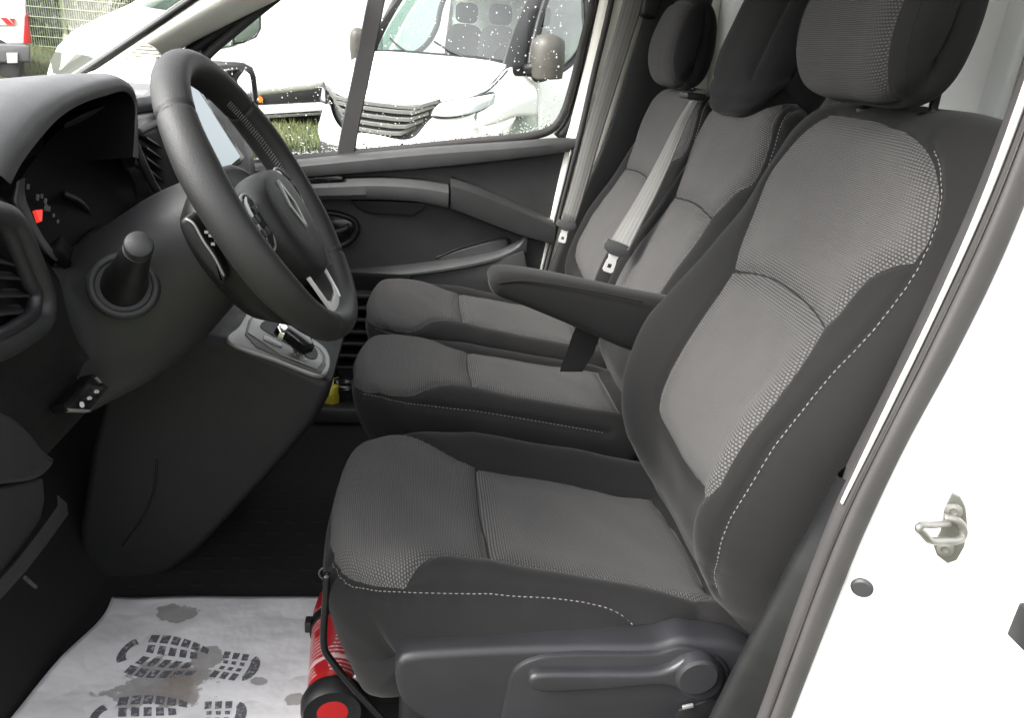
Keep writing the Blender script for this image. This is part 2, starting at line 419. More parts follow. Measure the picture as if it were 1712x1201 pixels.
M = {}
M['insert'] = fabric_insert('seat_knit', (.021, .0206, .0205), (.104, .1005, .0985))
M['insert_dark'] = fabric_insert('headrest_knit', (.015, .0147, .0147), (.062, .060, .059))
M['bolster'] = fabric_plain('seat_side_cloth', (.0098, .0095, .0096))
M['dark_cloth'] = fabric_plain('dark_seat_cloth', (.0075, .0075, .008), .05)
M['thread'] = plain('light_thread', (.15, .146, .142), .7)
M['plastic'] = plastic('charcoal_plastic', (.007, .007, .0074))
M['plastic_lit'] = plastic('dash_top_plastic_lit', (.075, .075, .078), .5, 700, .3, .25, .6)  # dark dash plastic made paler: windscreen light put into the colour
M['plastic_mid'] = plastic('grey_plastic', (.021, .021, .022), .5, 900, .2)
M['plastic_seat'] = plastic('seat_trim_plastic', (.016, .0157, .018), .42, 1400, .12)
M['door_plastic'] = plastic('door_trim_plastic', (.031, .031, .0315), .55, 900, .2)
M['door_sill'] = plastic('door_sill_plastic', (.05, .05, .051), .5, 900, .2)
M['black'] = plastic('black_plastic', (.006, .006, .0065), .5, 1000, .1)
M['matt_black'] = plain('matt_black', (.004, .004, .0043), .8, 0, Specular_IOR_Level=.15)
M['grey_cloth'] = plastic('speaker_cloth', (.42, .41, .36), .8, 900, .2, .05)
M['gloss_black'] = plain('gloss_black', (.008, .008, .009), .15)
M['rubber'] = plastic('rubber_seal', (.038, .0355, .0355), .65, 500, .15)
M['silver'] = plain('satin_silver', (.25, .25, .245), .38, .5)
M['chrome'] = plain('chrome', (.8, .8, .8), .12, 1.0)
M['steel'] = plain('zinc_steel', (.17, .167, .152), .4, .6)
M['tongue'] = plain('bright_steel', (.62, .62, .60), .3, .25)
def leather():
    t = NT('wheel_leather'); v = t.obj(); n = t.vor(700, v); t.base(t.mix(t.noise(20, 3, v), (.009, .009, .009, 1), (.015, .0146, .0146, 1)))
    t.rough(t.mixf(t.noise(60, 2, v), .48, .62)); t.bump(n, .3, .0006); t.p(Specular_IOR_Level=.5); return t.m
M['leather'] = leather()
M['webbing'] = None
def webbing():
    t = NT('belt_webbing'); uv = t.uv(); sp = t.new('ShaderNodeSeparateXYZ'); t.set(sp.inputs[0], uv)
    rib = t.math('ABSOLUTE', t.math('SINE', t.math('MULTIPLY', sp.outputs[0], math.pi*5)))
    tw = t.math('SINE', t.math('ADD', t.math('MULTIPLY', sp.outputs[1], 1800), t.math('MULTIPLY', sp.outputs[0], 60)))
    t.base(t.mix(t.math('ADD', t.math('MULTIPLY', rib, .7), t.math('MULTIPLY', tw, .15), clamp=True), (.05, .049, .045, 1), (.10, .098, .09, 1))); t.rough(.6)
    t.p(Sheen_Weight=.3); t.bump(t.math('ADD', rib, t.math('MULTIPLY', tw, .2)), .4, .0006); return t.m
M['webbing'] = webbing()
def paint(name, col, rough=.25):
    t = NT(name); v = t.obj(); n = t.noise(3, 5, v); t.base(t.mix(n, (*tuple(x*.96 for x in col), 1), (*col, 1))); t.rough(rough); t.p(Coat_Weight=.6, Coat_Roughness=.05); return t.m
M['white'] = paint('white_paint', (.80, .80, .79))
M['cream'] = plastic('pale_trim_plastic', (.82, .81, .73), .6, 1200, .15, .06)
M['liner'] = plastic('headliner_cloth', (.55, .54, .51), .9, 1500, .3, .06)
M['panel_white'] = plastic('partition_panel', (.55, .56, .55), .5, 300, .05, .06)
def glassy(name, tint=(1, 1, 1), ior=1.45):
    t = NT(name); n, l = t.n, t.t.links
    tr = n.new('ShaderNodeBsdfTransparent'); tr.inputs[0].default_value = (*tint, 1)
    gl = n.new('ShaderNodeBsdfGlossy'); gl.inputs['Roughness'].default_value = .02
    fr = n.new('ShaderNodeFresnel'); fr.inputs[0].default_value = ior
    mx = n.new('ShaderNodeMixShader'); l.new(fr.outputs[0], mx.inputs[0]); l.new(tr.outputs[0], mx.inputs[1]); l.new(gl.outputs[0], mx.inputs[2])
    l.new(mx.outputs[0], t.out.inputs['Surface']); return t.m
M['glass'] = glassy('window_glass', (.97, .98, .97))
M['tint_glass'] = glassy('tinted_glass', (.55, .66, .62), ior=1.8)
def drop_mat():
    t = NT('water_drop'); t.base((.9, .9, .9)); t.p(Transmission_Weight=1.0, IOR=1.33, Roughness=.02); return t.m
M['drop'] = drop_mat()
M['mirror'] = plain('mirror_glass', (.85, .87, .86), .02, 1.0)
def rubber_mat():
    t = NT('rubber_floor_mat'); v = t.obj(); t.base(t.mix(t.noise(9, 5, v), (.004, .004, .004, 1), (.009, .009, .009, 1))); t.rough(.75); t.bump(t.noise(700, 2, v), .25, .0008); return t.m
M['floor'] = rubber_mat()

# ------------------------------------------------------------------ driver seat
DS = thing('driver_seat', 'grey and black cloth driver seat nearest the open door, with armrest and headrest', 'seat')
def drv_bump(y, l, xz):
    a = np.interp(xz[1], [.33, .42, .52, .62, .72, .84, .93], [.02, .055, .066, .06, .035, .008, 0.0])
    return a*np.exp(-((np.abs(y)-.80)/.24)**2) if l < .85 else 0*y
BK = [  # x, z, halfwidth, spine x, spine z, squareness
 (.51, .255, .20, .56, .30, 3.2), (.466, .34, .228, .54, .37, 3.2), (.446, .42, .245, .52, .44, 3.4), (.438, .50, .262, .515, .50, 3.6), (.450, .58, .267, .525, .58, 3.6),
 (.480, .66, .264, .555, .66, 3.6), (.519, .75, .255, .59, .74, 3.6), (.560, .85, .248, .63, .83, 3.8), (.594, .94, .242, .655, .91, 4.0), (.617, .99, .234, .67, .945, 4.0), (.645, 1.022, .218, .68, .96, 4.0),
 (.69, 1.03, .21, .69, .965, 4.0), (.728, 1.005, .215, .69, .955, 4.0), (.742, .94, .225, .68, .91, 4.0), (.728, .80, .23, .64, .79, 4.0), (.69, .60, .24, .59, .60, 4.0), (.64, .42, .21, .56, .43, 3.5), (.58, .26, .19, .565, .30, 3.2)]
BK = [(a, b, c+np.interp(b, [.3, .6, 1.0], [.008, .012, .022]), d, e, f) for a, b, c, d, e, f in BK]
pad_back = Pad(BK, 1.025, 121, 300, drv_bump)
def cush_bump(y, l, xz):
    a = np.interp(xz[0], [-.08, .0, .1, .3, .45, .5], [0, .022, .05, .048, .036, .01]) if xz[1] > .28 else 0
    return a*np.exp(-((np.abs(y)-.80)/.2)**2)
CU = [(-.05, .175, .226, -.0, .25, 3.6), (-.09, .23, .225, -.01, .26, 3.2), (-.115, .30, .213, -.01, .27, 3.2), (-.122, .37, .21, -.01, .28, 3.0), (-.105, .408, .21, -.005, .28, 3.0), (-.06, .421, .222, .0, .28, 3.2), (0, .408, .234, .02, .275, 3.4), (.10, .374, .242, .10, .265, 3.6),
 (.2, .352, .246, .2, .255, 3.6), (.34, .328, .247, .34, .245, 3.6), (.46, .31, .245, .45, .24, 3.6), (.52, .30, .24, .48, .235, 3.4), (.555, .26, .22, .49, .23, 3.2), (.50, .175, .21, .45, .22, 3.2), (.3, .165, .215, .3, .22, 3.2), (.1, .165, .205, .1, .23, 3.0)]
CU = [(a, b, c+.01, d, e, f) for a, b, c, d, e, f in CU]
pad_cush = Pad(CU, 1.035, 121, 280, cush_bump)

def seat_panels(pad, parent, up, lo, st=None, rest='bolster', names=('back_insert', 'lower_back_insert')):
    P_ = [(names[0], up, M['insert'])] + ([(names[1], lo, M['insert'])] if lo else [])
    r = sew(pad, parent, P_, (rest, M['bolster']), seams=[st] if st else [])
    if st: stitches('stitching', pad, st, M['thread'], parent)
    return r
st_back = [(-.196, .0917), (-.2282, .1674), (-.2431, .2276), (-.2523, .2995), (-.2486, .3854), (-.2422, .4546), (-.2415, .5167), (-.2378, .5781), (-.2315, .633), (-.22, .6687), (-.1994, .7022), (-.1666, .7342), (-.1329, .7538)]
up = [(.133, .4935), (.150, .52), (.164, .55), (.178, .58), (.192, .61), (.205, .64), (.208, .67), (.198, .705), (.176, .742), (.14, .7745), (.05, .7732), (-.031, .7684), (-.1006, .7558), (-.149, .7373), (-.1827, .7136), (-.2008, .6946),
      (-.219, .6617), (-.2262, .6369), (-.2257, .6166), (-.2045, .6036), (-.1821, .5794), (-.1798, .5484), (-.183, .5241), (-.1762, .501), (-.0838, .5145), (.0152, .516), (.0801, .506)]
lo = [(.131, .488), (.078, .5034), (.0133, .5135), (-.0863, .5115), (-.1773, .4978), (-.2, .4356), (-.218, .3639), (-.22, .2984), (-.2158, .262), (-.195, .24), (-.12, .205), (-.05, .19), (.0576, .192), (.1222, .2081), (.1307, .2233), (.1335, .2679), (.13, .3154), (.1297, .3932)]
up, lo, st_back = [[(a, b+.0417) for a, b in q] for q in (up, lo, st_back)]
seat_panels(pad_back, DS, up, lo, st_back, 'backrest')
cf = [(.19, .345), (.1648, .3876), (.141, .4486), (.1312, .4895), (.0615, .4880), (-.0272, .4880), (-.0885, .4920), (-.1443, .4915), (-.1515, .4507), (-.1633, .4066), (-.1846, .3815), (-.2063, .3642), (-.2218, .3538), (-.2151, .3083), (-.198, .2677), (-.1684, .2439), (-.1298, .2285), (-.06, .217), (.06, .217), (.13, .2285), (.17, .244), (.2, .268), (.213, .308)]
cr = [(.1281, .4915), (.1316, .5743), (.1312, .6664), (.1205, .7583), (.1243, .83), (.002, .845), (-.094, .845), (-.17, .835), (-.1847, .7972), (-.1793, .7588), (-.1598, .7002), (-.1431, .6115), (-.138, .5377), (-.1425, .4945), (-.0885, .4950), (-.0272, .4905), (.0615, .4905)]
st_c = [(-.13, .2185), (-.1763, .2389), (-.2051, .2633), (-.2209, .3067), (-.2257, .3643), (-.225, .4334), (-.2243, .504), (-.2208, .5735), (-.2216, .6267), (-.2265, .6623), (-.2371, .6894), (-.2508, .7045), (-.262, .715)]
sew(pad_cush, DS, [('cushion_front_insert', cf, M['insert']), ('cushion_insert', cr, M['insert'])], ('seat_cushion', M['bolster']), seams=[st_c, [(-.19, .795), (-.30, .80)]])
stitches('stitching', pad_cush, st_c, M['thread'], DS)

def headrest(parent, x0, z0, yc, hw, k=1.0, tilt=0.0, sq=1.0, mats=('insert_dark', 'bolster')):
    H = [(.045, 0, .85, .06, .06, 3.2), (.012, .012, .93, .055, .07, 3.2), (-.008, .05, .97, .055, .09, 3.2), (-.01, .10, 1.0, .055, .11, 3.2), (.005, .16, .98, .06, .14, 3.2), (.03, .205, .92, .065, .155, 3.2),
         (.065, .222, .86, .068, .16, 3.2), (.098, .20, .9, .07, .15, 3.2), (.118, .15, .95, .068, .13, 3.2), (.12, .08, .95, .065, .10, 3.2), (.105, .025, .9, .065, .07, 3.2), (.08, .002, .86, .062, .06, 3.2)]
    st = [(x0+a*k+tilt*b, z0+b*k, hw*w, x0+c*k+tilt*d, z0+d*k, n*sq) for a, b, w, c, d, n in H]
    pd = Pad(st, yc, 81, 90)
    c = hw*.80
    o = [(-c*.86, .0), (-c, .05), (-c*1.03, .12), (-c, .19), (-c*.9, .25), (c*.9, .25), (c, .19), (c*1.03, .12), (c, .05), (c*.86, .0)]
    r = sew(pd, parent, [('headrest_face', o, M[mats[0]])], ('headrest', M[mats[1]]), groove=.003, puff=.002)
    return pd
pd = headrest(DS, .560, 1.036, 1.045, .148, k=.97, sq=1.35)
stitches('stitching', pd, [(-.125, .0), (-.142, .05), (-.147, .12), (-.142, .19)], M['dark_cloth'], DS)
for yy in (.965, 1.105):
    tube('headrest_post', [(.667, yy, 1.0), (.664, yy, 1.08)], .006, M['chrome' if yy > 1 else 'plastic'], DS, samples=4)
    lathe('post_guide', [(.0, 0), (.024, 0), (.024, .006), (.018, .012), (.010, .014), (.010, .018), (0, .018)], (.668, yy, 1.018), (.05, 0, 1), M['black'], DS, 24)

# recliner side cover, lever and adjusting bar
o = [P(*q, .757) for q in [(662, 1112), (672, 1101), (700, 1096), (860, 1087), (1000, 1084), (1105, 1081), (1142, 1070), (1175, 1074), (1235, 1083), (1282, 1112), (1268, 1165), (1235, 1225), (1100, 1240), (800, 1240), (705, 1205), (680, 1188), (664, 1160)]]
prism('side_cover', sm(o), (0, .05, 0), M['plastic_seat'], DS, bev=.011, seg=4)
o = [P(*q, .750) for q in [(850, 1240), (848, 1160), (862, 1122), (900, 1103), (960, 1097), (1100, 1095), (1140, 1085), (1180, 1092), (1210, 1108), (1220, 1130), (1205, 1180), (1150, 1240)]]
prism('side_cover_inset', sm(o), (0, .03, 0), M['plastic_seat'], DS, bev=.004, seg=2)
lv = [P(*q, .736) for q in [(884, 1146), (886, 1136), (900, 1131), (1000, 1129), (1100, 1127), (1125, 1120), (1145, 1108), (1175, 1101), (1200, 1112), (1212, 1135), (1205, 1160), (1180, 1175), (1150, 1170), (1120, 1152), (1000, 1158), (905, 1161), (890, 1156)]]
prism('recliner_lever', sm(lv), (0, .02, 0), M['plastic_seat'], DS, bev=.007, seg=4)
lathe('lever_hub', [(0, 0), (.026, 0), (.030, .003), (.031, .010), (.031, .02), (0, .02)], P(1168, 1137, .729), (0, 1, 0), M['plastic_seat'], DS, 36)
o = [P(*q, .747) for q in [(1135, 1190), (1195, 1170), (1215, 1185), (1190, 1240), (1120, 1240)]]
prism('slide_rail_end', o, (0, .03, 0), M['black'], DS, bev=.002)
for q in ((1172, 1165), (1150, 1182)): box('rail_clip', P(*q, .745), (.016, .004, .006), M['silver'], DS, bev=.001, rot=Matrix.Rotation(-.25, 3, 'Y'))
box('seat_pedestal', (.24, 1.04, .09), (.50, .40, .18), M['black'], DS, bev=.02)
tube('adjuster_bar', [P(546, 960, .87), P(545, 1000, .868), P(541, 1060, .866), P(543, 1088, .865), P(556, 1108, .864), P(590, 1150, .862), P(650, 1215, .86), P(700, 1270, .86)], .0052, M['gloss_black'], DS, samples=60)
# armrest on the inboard side
A = []
for px, yt, yb in [(820, 462, 478), (822, 456, 487), (829, 451, 495), (845, 449, 503), (880, 452, 516), (930, 460, 536), (1000, 474, 565), (1060, 487, 590), (1130, 500, 610)]:
    t, b = P(px, yt+8, 1.325), P(px, yb, 1.325); zt, zb = t[2], b[2]; x = t[0]; h = (zt-zb)/2; zc = (zt+zb)/2; sec = []
    for a in np.linspace(0, 2*math.pi, 28, endpoint=False):
        ca, sa = math.cos(a), math.sin(a); sec.append((x, 1.365+.046*np.sign(ca)*abs(ca)**.62*(1 if px > 823 else .8), zc+h*np.sign(sa)*abs(sa)**.62))
    A.append(sec)
A = np.array(A); A = np.stack([smooth_line(A[:, j], 40) for j in range(28)], 1)
AR = loft('armrest', A, M['bolster'], DS)
tube('armrest_seam', [P(832, 474, 1.319), P(870, 470, 1.319), P(950, 480, 1.319), P(1010, 491, 1.319), P(1075, 505, 1.319)], .0016, M['dark_cloth'], AR, n=6, samples=40)

# ------------------------------------------------------------------ the two-seat bench
BB = [(.52, .30, .17, .58, .34, 3.2), (.492, .36, .21, .56, .38, 3.2), (.484, .42, .225, .55, .44, 3.4), (.490, .50, .232, .555, .50, 3.6), (.515, .58, .235, .58, .58, 3.6), (.548, .66, .235, .615, .65, 3.6), (.592, .75, .233, .655, .74, 3.6), (.628, .85, .23, .69, .83, 3.8), (.655, .94, .226, .71, .91, 4), (.672, .985, .215, .72, .935, 4),
      (.70, 1.01, .20, .725, .95, 4), (.74, 1.012, .195, .73, .95, 4), (.77, .98, .20, .73, .94, 4), (.78, .9, .21, .72, .88, 4), (.74, .6, .22, .64, .6, 4), (.68, .4, .2, .6, .43, 3.5), (.60, .3, .16, .58, .34, 3.2)]
CB = [(-.06, .19, .15, -.0, .25, 3.0), (-.10, .25, .165, -.01, .27, 3.0), (-.128, .32, .18, -.01, .28, 3.0), (-.135, .38, .19, -.01, .29, 3.0), (-.115, .414, .20, -.005, .29, 3.0), (-.07, .428, .212, .0, .29, 3.2), (0, .420, .222, .02, .285, 3.4), (.10, .395, .228, .10, .275, 3.6), (.2, .376, .23, .2, .265, 3.6), (.34, .352, .23, .34, .255, 3.6), (.46, .335, .228, .45, .25, 3.6), (.53, .32, .22, .48, .245, 3.4), (.555, .27, .2, .49, .24, 3.2), (.50, .185, .19, .45, .22, 3.2), (.2, .175, .19, .2, .22, 3.2), (.05, .175, .17, .05, .23, 3.0)]
def bench_bump(y, l, xz):
    a = np.interp(xz[1], [.33, .45, .62, .75, .86], [.01, .03, .03, .012, 0.0]); return a*np.exp(-((np.abs(y)-.82)/.22)**2) if l < .8 else 0*y
def bench_cush_bump(y, l, xz):
    a = np.interp(xz[0], [-.08, .02, .12, .45, .5], [0, .006, .018, .018, .01]) if xz[1] > .29 else 0
    return a*np.exp(-((np.abs(y)-.82)/.2)**2)
def bench_seat(root, yc_b, kb, yc_c, kc, notch=1):
    pb = Pad([(a, b, c*kb, d, e, f) for a, b, c, d, e, f in BB], yc_b, 101, 160, bench_bump)
    w = .225*kb
    u = [(w*.62, .512), (w*.7, .545), (w*.78, .575), (w*.93, .605), (w*.95, .65), (w*.86, .71), (w*.66, .775), (-w*.66, .775), (-w*.86, .71), (-w*.95, .65), (-w*.93, .605), (-w*.78, .575), (-w*.7, .545), (-w*.62, .512), (0, .522)]
    d = [(w*.62, .508), (0, .518), (-w*.62, .508), (-w*.66, .42), (-w*.7, .3), (-w*.68, .22), (-w*.5, .19), (w*.5, .19), (w*.68, .22), (w*.7, .3), (w*.66, .42)]
    s = [(-w*1.02, .2), (-w*1.06, .3), (-w*1.06, .45), (-w*1.04, .55), (-w*1.02, .64), (-w*.93, .72), (-w*.75, .785)]
    seat_panels(pb, root, u, d, s, 'backrest')
    pc = Pad([(a, b, c*kc, d_, e, f) for a, b, c, d_, e, f in CB], yc_c, 101, 160, bench_cush_bump); v = .22*kc
    f = [(v*.86, .37), (v*.72, .42), (v*.62, .455), (v*.58, .498), (0, .492), (-v*.58, .498), (-v*.62, .455), (-v*.72, .42), (-v*.92, .37), (-v*.96, .32), (-v*.9, .27), (-v*.7, .225), (0, .20), (v*.7, .225), (v*.9, .27), (v*.96, .32)]
    g = [(v*.58, .501), (v*.62, .6), (v*.66, .75), (v*.68, .84), (-v*.68, .84), (-v*.66, .75), (-v*.62, .6), (-v*.58, .501), (0, .495)]
    s2 = [(-v*.7, .218), (-v*.95, .265), (-v*1.03, .32), (-v*1.03, .42), (-v*1.02, .52), (-v*1.02, .65), (-v*1.03, .75), (-v*1.04, .8)]
    sew(pc, root, [('cushion_front_insert', f, M['insert']), ('cushion_insert', g, M['insert'])], ('seat_cushion', M['bolster']), seams=[s2])
    stitches('stitching', pc, s2, M['thread'], root)
    box('seat_base', (.26, (yc_c), .09), (.52, .38*kc, .18), M['black'], root, bev=.02)
    return pb, pc
MS = thing('middle_seat', 'narrow grey cloth middle seat between the driver seat and the window-side seat', 'seat')
pbm, pcm = bench_seat(MS, 1.62, .90, 1.585, .80)
PS = thing('passenger_seat', 'grey cloth passenger seat beside the far door', 'seat')
pbp, pcp = bench_seat(PS, 2.075, 1.0, 2.03, 1.02)
headrest(PS, .620, 1.014, 2.075, .130, mats=('insert_dark', 'dark_cloth'))
for yy in (2.01, 2.13):
    tube('headrest_post', [(.70, yy, .99), (.69, yy, 1.06)], .006, M['chrome'], PS, samples=4)
    lathe('post_guide', [(0, 0), (.022, 0), (.022, .006), (.012, .012), (0, .012)], (.70, yy, 1.003), (0, 0, 1), M['black'], PS, 20)
# the middle seat's dark saddle-shaped headrest
SH = [(.65, .965, .80, .69, 1.02, 3.2), (.636, .985, .95, .69, 1.03, 3.4), (.632, 1.03, 1.0, .70, 1.05, 3.6), (.65, 1.10, 1.0, .715, 1.10, 3.6), (.685, 1.2, .98, .74, 1.18, 3.6), (.715, 1.27, .92, .755, 1.22, 3.4), (.76, 1.295, .86, .77, 1.23, 3.4), (.80, 1.26, .9, .775, 1.22, 3.4), (.815, 1.15, .98, .76, 1.14, 3.6), (.80, 1.0, .98, .74, 1.03, 3.4), (.76, .97, .85, .72, 1.02, 3.2)]
ph = Pad([(a, b, .150*w, c, d, n) for a, b, w, c, d, n in [(a+.01, b+.018, w, c+.01, d+.018, n) for a, b, w, c, d, n in SH]], 1.625, 81, 90)
sew(ph, MS, [], ('headrest', M['dark_cloth']), seams=[[(-.2, .075), (.2, .075)], [(-.10, .08), (-.105, .2), (-.1, .3)]], groove=.003)

# ------------------------------------------------------------------ the van's own cab
VAN = thing('cargo_van_cab', 'white van cab around the seats with pale pillars and white door frame', 'van')
mesh_obj('floor', [(-1.0, .50, 0), (.95, .50, 0), (.95, 2.52, 0), (-1.0, 2.52, 0), (-1.0, .50, -.08), (.95, .50, -.08), (.95, 2.52, -.08), (-1.0, 2.52, -.08)], [(0, 1, 2, 3), (7, 6, 5, 4), (0, 4, 5, 1), (1, 5, 6, 2), (2, 6, 7, 3), (3, 7, 4, 0)], M['floor'], VAN, smooth=False)
V, F = [], []
for i in range(-12, 8):
    for j in range(0, 22):
        cx, cy = .03+i*.062+(j % 2)*.031, 1.0+j*.045
        if cx > .15 and cy < 1.3: continue
        b = len(V); V += [(cx+.017*math.cos(a)*k, cy+.007*math.sin(a)*k, z) for k, z in ((1, .0002), (.6, .0011)) for a in np.linspace(0, 2*math.pi, 12, endpoint=False)]
        F += [(b+q, b+(q+1) % 12, b+12+(q+1) % 12, b+12+q) for q in range(12)]+[tuple(b+12+q for q in range(12))]
stuff(mesh_obj('mat_studs', V, F, M['floor'], VAN))
# firewall and front footwell
patch('firewall', [[(-.62, .6, .0), (-.62, 1.5, .0), (-.62, 2.45, .0)], [(-.70, .6, .12), (-.70, 1.5, .12), (-.70, 2.45, .12)], [(-.86, .6, .45), (-.86, 1.5, .45), (-.86, 2.45, .45)], [(-.95, .6, .9), (-.95, 1.5, .9), (-.95, 2.45, .9)]], M['floor'], VAN, 12, 20)
# roof, rear bulkhead
patch('headliner', [[(-.20, .68, 1.40), (-.18, 1.5, 1.44), (-.20, 2.32, 1.40)], [(.3, .66, 1.43), (.3, 1.5, 1.47), (.3, 2.34, 1.43)], [(.95, .66, 1.43), (.95, 1.5, 1.47), (.95, 2.34, 1.43)]], M['liner'], VAN, 12, 12, .04)
patch('bulkhead', [[(.90, .55, 0), (.92, 1.5, 0), (.90, 2.5, 0)], [(.90, .55, .7), (.92, 1.5, .7), (.90, 2.5, .7)], [(.90, .55, 1.46), (.92, 1.5, 1.5), (.90, 2.5, 1.46)]], M['panel_white'], VAN, 16, 16, .02)
for k, yy in enumerate((.80, 1.15, 1.5, 1.85, 2.2)):
    box('bulkhead_rib', (.893, yy, .95), (.02, .05, .9), M['panel_white'], VAN, bev=.008)
# near door pillar: outer jamb in body paint, rubber seal band, pale inner edge
sl = [(1228, 1290), (1265, 1201), (1330, 1018), (1400, 842), (1480, 682), (1560, 515), (1640, 338), (1712, 150), (1790, -80), (1862, -340)]
so = [(1285, 1290), (1318, 1201), (1380, 1040), (1440, 890), (1510, 742), (1592, 590), (1665, 440), (1730, 280), (1815, 40), (1895, -230)]
mid_ = [((a[0]+b[0])/2+2, (a[1]+b[1])/2) for a, b in zip(sl, so)]
inn = [P(*q, .672) for q in sl]; mdl = [P(*q, .640) for q in mid_]; out_ = [P(*q, .645) for q in so]
crs = [P(a[0]*.62+b[0]*.38, a[1]*.62+b[1]*.38, .643) for a, b in zip(sl, so)]
patch('door_seal', [[p+np.array([.03, .05, 0]) for p in inn], inn, [p+np.array([.002, -.012, 0]) for p in inn], crs, [p+np.array([.003, .006, 0]) for p in crs], mdl, [p+np.array([.0, -.004, 0]) for p in out_], [p+np.array([.012, .012, 0]) for p in out_]], M['rubber'], VAN, 80, 40)
j0 = [p+np.array([.002, .006, 0]) for p in out_]
jamb = patch('b_pillar_jamb', [[p+np.array([.0, .05, .0]) for p in j0], [p+np.array([.006, .0, .0]) for p in j0], [p+np.array([.05, -.012, 0]) for p in j0], [p+np.array([.14, -.03, -.005]) for p in j0], [p+np.array([.20, -.05, -.01]) for p in j0], [p+np.array([.26, -.12, -.02]) for p in j0]], M['white'], VAN, 60, 36)
jr = [p+np.array([.26, -.12, -.02]) for p in j0]
patch('body_side', [[p+np.array([.001, -.001, 0]) for p in jr], [p+np.array([.12, -.02, 0]) for p in jr], [np.array([1.7, p[1]-.13, p[2]]) for p in j0], [np.array([2.6, p[1]-.13, p[2]]) for p in j0]], M['white'], VAN, 40, 20, .02)
box('rocker_panel', (.35, .555, -.20), (2.6, .09, .34), M['white'], VAN, bev=.02)
tube('near_windscreen_pillar', [(-.98, .66, .90), (-.72, .655, 1.10), (-.45, .65, 1.27), (-.18, .66, 1.40)], .045, M['white'], VAN, samples=16)
patch('roof_skin', [[(-.22, .62, 1.43), (-.20, 1.5, 1.50), (-.22, 2.40, 1.43)], [(.6, .58, 1.50), (.6, 1.5, 1.56), (.6, 2.44, 1.50)], [(2.6, .58, 1.50), (2.6, 1.5, 1.56), (2.6, 2.44, 1.50)]], M['white'], VAN, 14, 14, .02)
patch('pillar_inner_trim', [[P(q[0]-6, q[1], .70) for q in sl], [P(q[0]-np.interp(q[1], [0, 500, 790, 900], [26, 12, 4, -3]), q[1]-3, .70) for q in sl], [P(q[0]-30, q[1]-3, .70)+np.array([.25, .02, 0]) for q in sl]], M['cream'], VAN, 60, 12)
patch('pillar_edge_strip', [[P(q[0]+6, q[1], .666) for q in sl[3:]], [P(q[0]+6-np.interp(q[1], [0, 150, 500, 790, 860], [14, 11, 5, 7, 0]), q[1]-2, .666) for q in sl[3:]]], M['liner'], VAN, 60, 4, .004)
dkl = [(1400, 795), (1352, 885), (1322, 936), (1290, 1000), (1245, 1085), (1190, 1195), (1150, 1280)]; dkr = [(1420, 806), (1382, 895), (1358, 955), (1336, 1015), (1304, 1098), (1268, 1201), (1236, 1290)]
patch('sill_trim', [[P(*q, .672) for q in dkr], [P(*q, .695) for q in dkl], [P(*q, .70)+np.array([.05, .04, 0]) for q in dkl]], M['black'], VAN, 40, 12)
# striker
def on_jamb(px, py, y=.60): return P(px, py, y)
S0 = P(1580, 885, .590); nrm = np.array([-.55, -.83, 0.0]); nrm /= np.linalg.norm(nrm)
pl = [P(*q, .592) for q in [(1592, 826), (1606, 832), (1615, 850), (1618, 880), (1613, 915), (1600, 938), (1584, 944), (1566, 930), (1560, 912), (1572, 890), (1578, 855)]]
STK = prism('door_striker', pl, tuple(-nrm*.006), M['steel'], VAN, bev=.0012)
for q in ((1594, 853), (1580, 916)):
    c = P(*q, .588); lathe('striker_screw', [(0, 0), (.0075, 0), (.008, .001), (.008, .004), (.004, .005), (.0035, .0025), (0, .0025)], c, nrm, M['steel'], STK, 20)
tube('striker_loop', [P(1578, 866, .584), P(1598, 870, .580), P(1610, 884, .578), P(1609, 898, .576), P(1600, 904, .572), P(1580, 905, .565), P(1560, 905, .556), P(1553, 903, .553), P(1543, 892, .550), P(1535, 883, .549), P(1540, 879, .551), P(1560, 878, .562), P(1586, 876, .580)], [.0042, .0042, .0036, .0036], M['steel'], STK, samples=90)
lathe('rubber_plug', [(0, .004), (.009, .004), (.0115, .002), (.012, 0), (0, -.002)], P(1441, 983, .624), nrm, M['plastic_mid'], VAN, 28)
box('door_check_block', P(1722, 1050, .56), (.02, .03, .045), M['black'], VAN, bev=.004)
# far pillars
A0, A1 = P(75, 165, 2.30), P(420, -70, 2.28)
wl = [(40, 185), (140, 121), (230, 60), (319, 0), (420, -70)]; dl = [(150, 190), (215, 140), (291, 84), (370, 43), (456, 0), (560, -55)]
wl3 = smooth_line([P(*q, 2.30) for q in wl], 24); dl3 = smooth_line([P(*q, 2.38) for q in dl], 24)
mdA = [(a*.5+b*.5)+np.array([0, -.05, .0]) for a, b in zip(wl3, dl3)]
patch('windscreen_pillar_trim', [[p+np.array([0, .04, 0]) for p in wl3], list(wl3), [a*.75+b*.25+np.array([0, -.035, 0]) for a, b in zip(wl3, dl3)], mdA, [a*.2+b*.8+np.array([0, -.03, 0]) for a, b in zip(wl3, dl3)], list(dl3), [p+np.array([0, .05, 0]) for p in dl3]], M['cream'], VAN, 40, 40)
tube('windscreen_seal', [P(60, 176, 2.29), P(140, 122, 2.29), P(230, 61, 2.29), P(319, 0, 2.29), P(420, -70, 2.29)], .011, M['black'], VAN, samples=30)
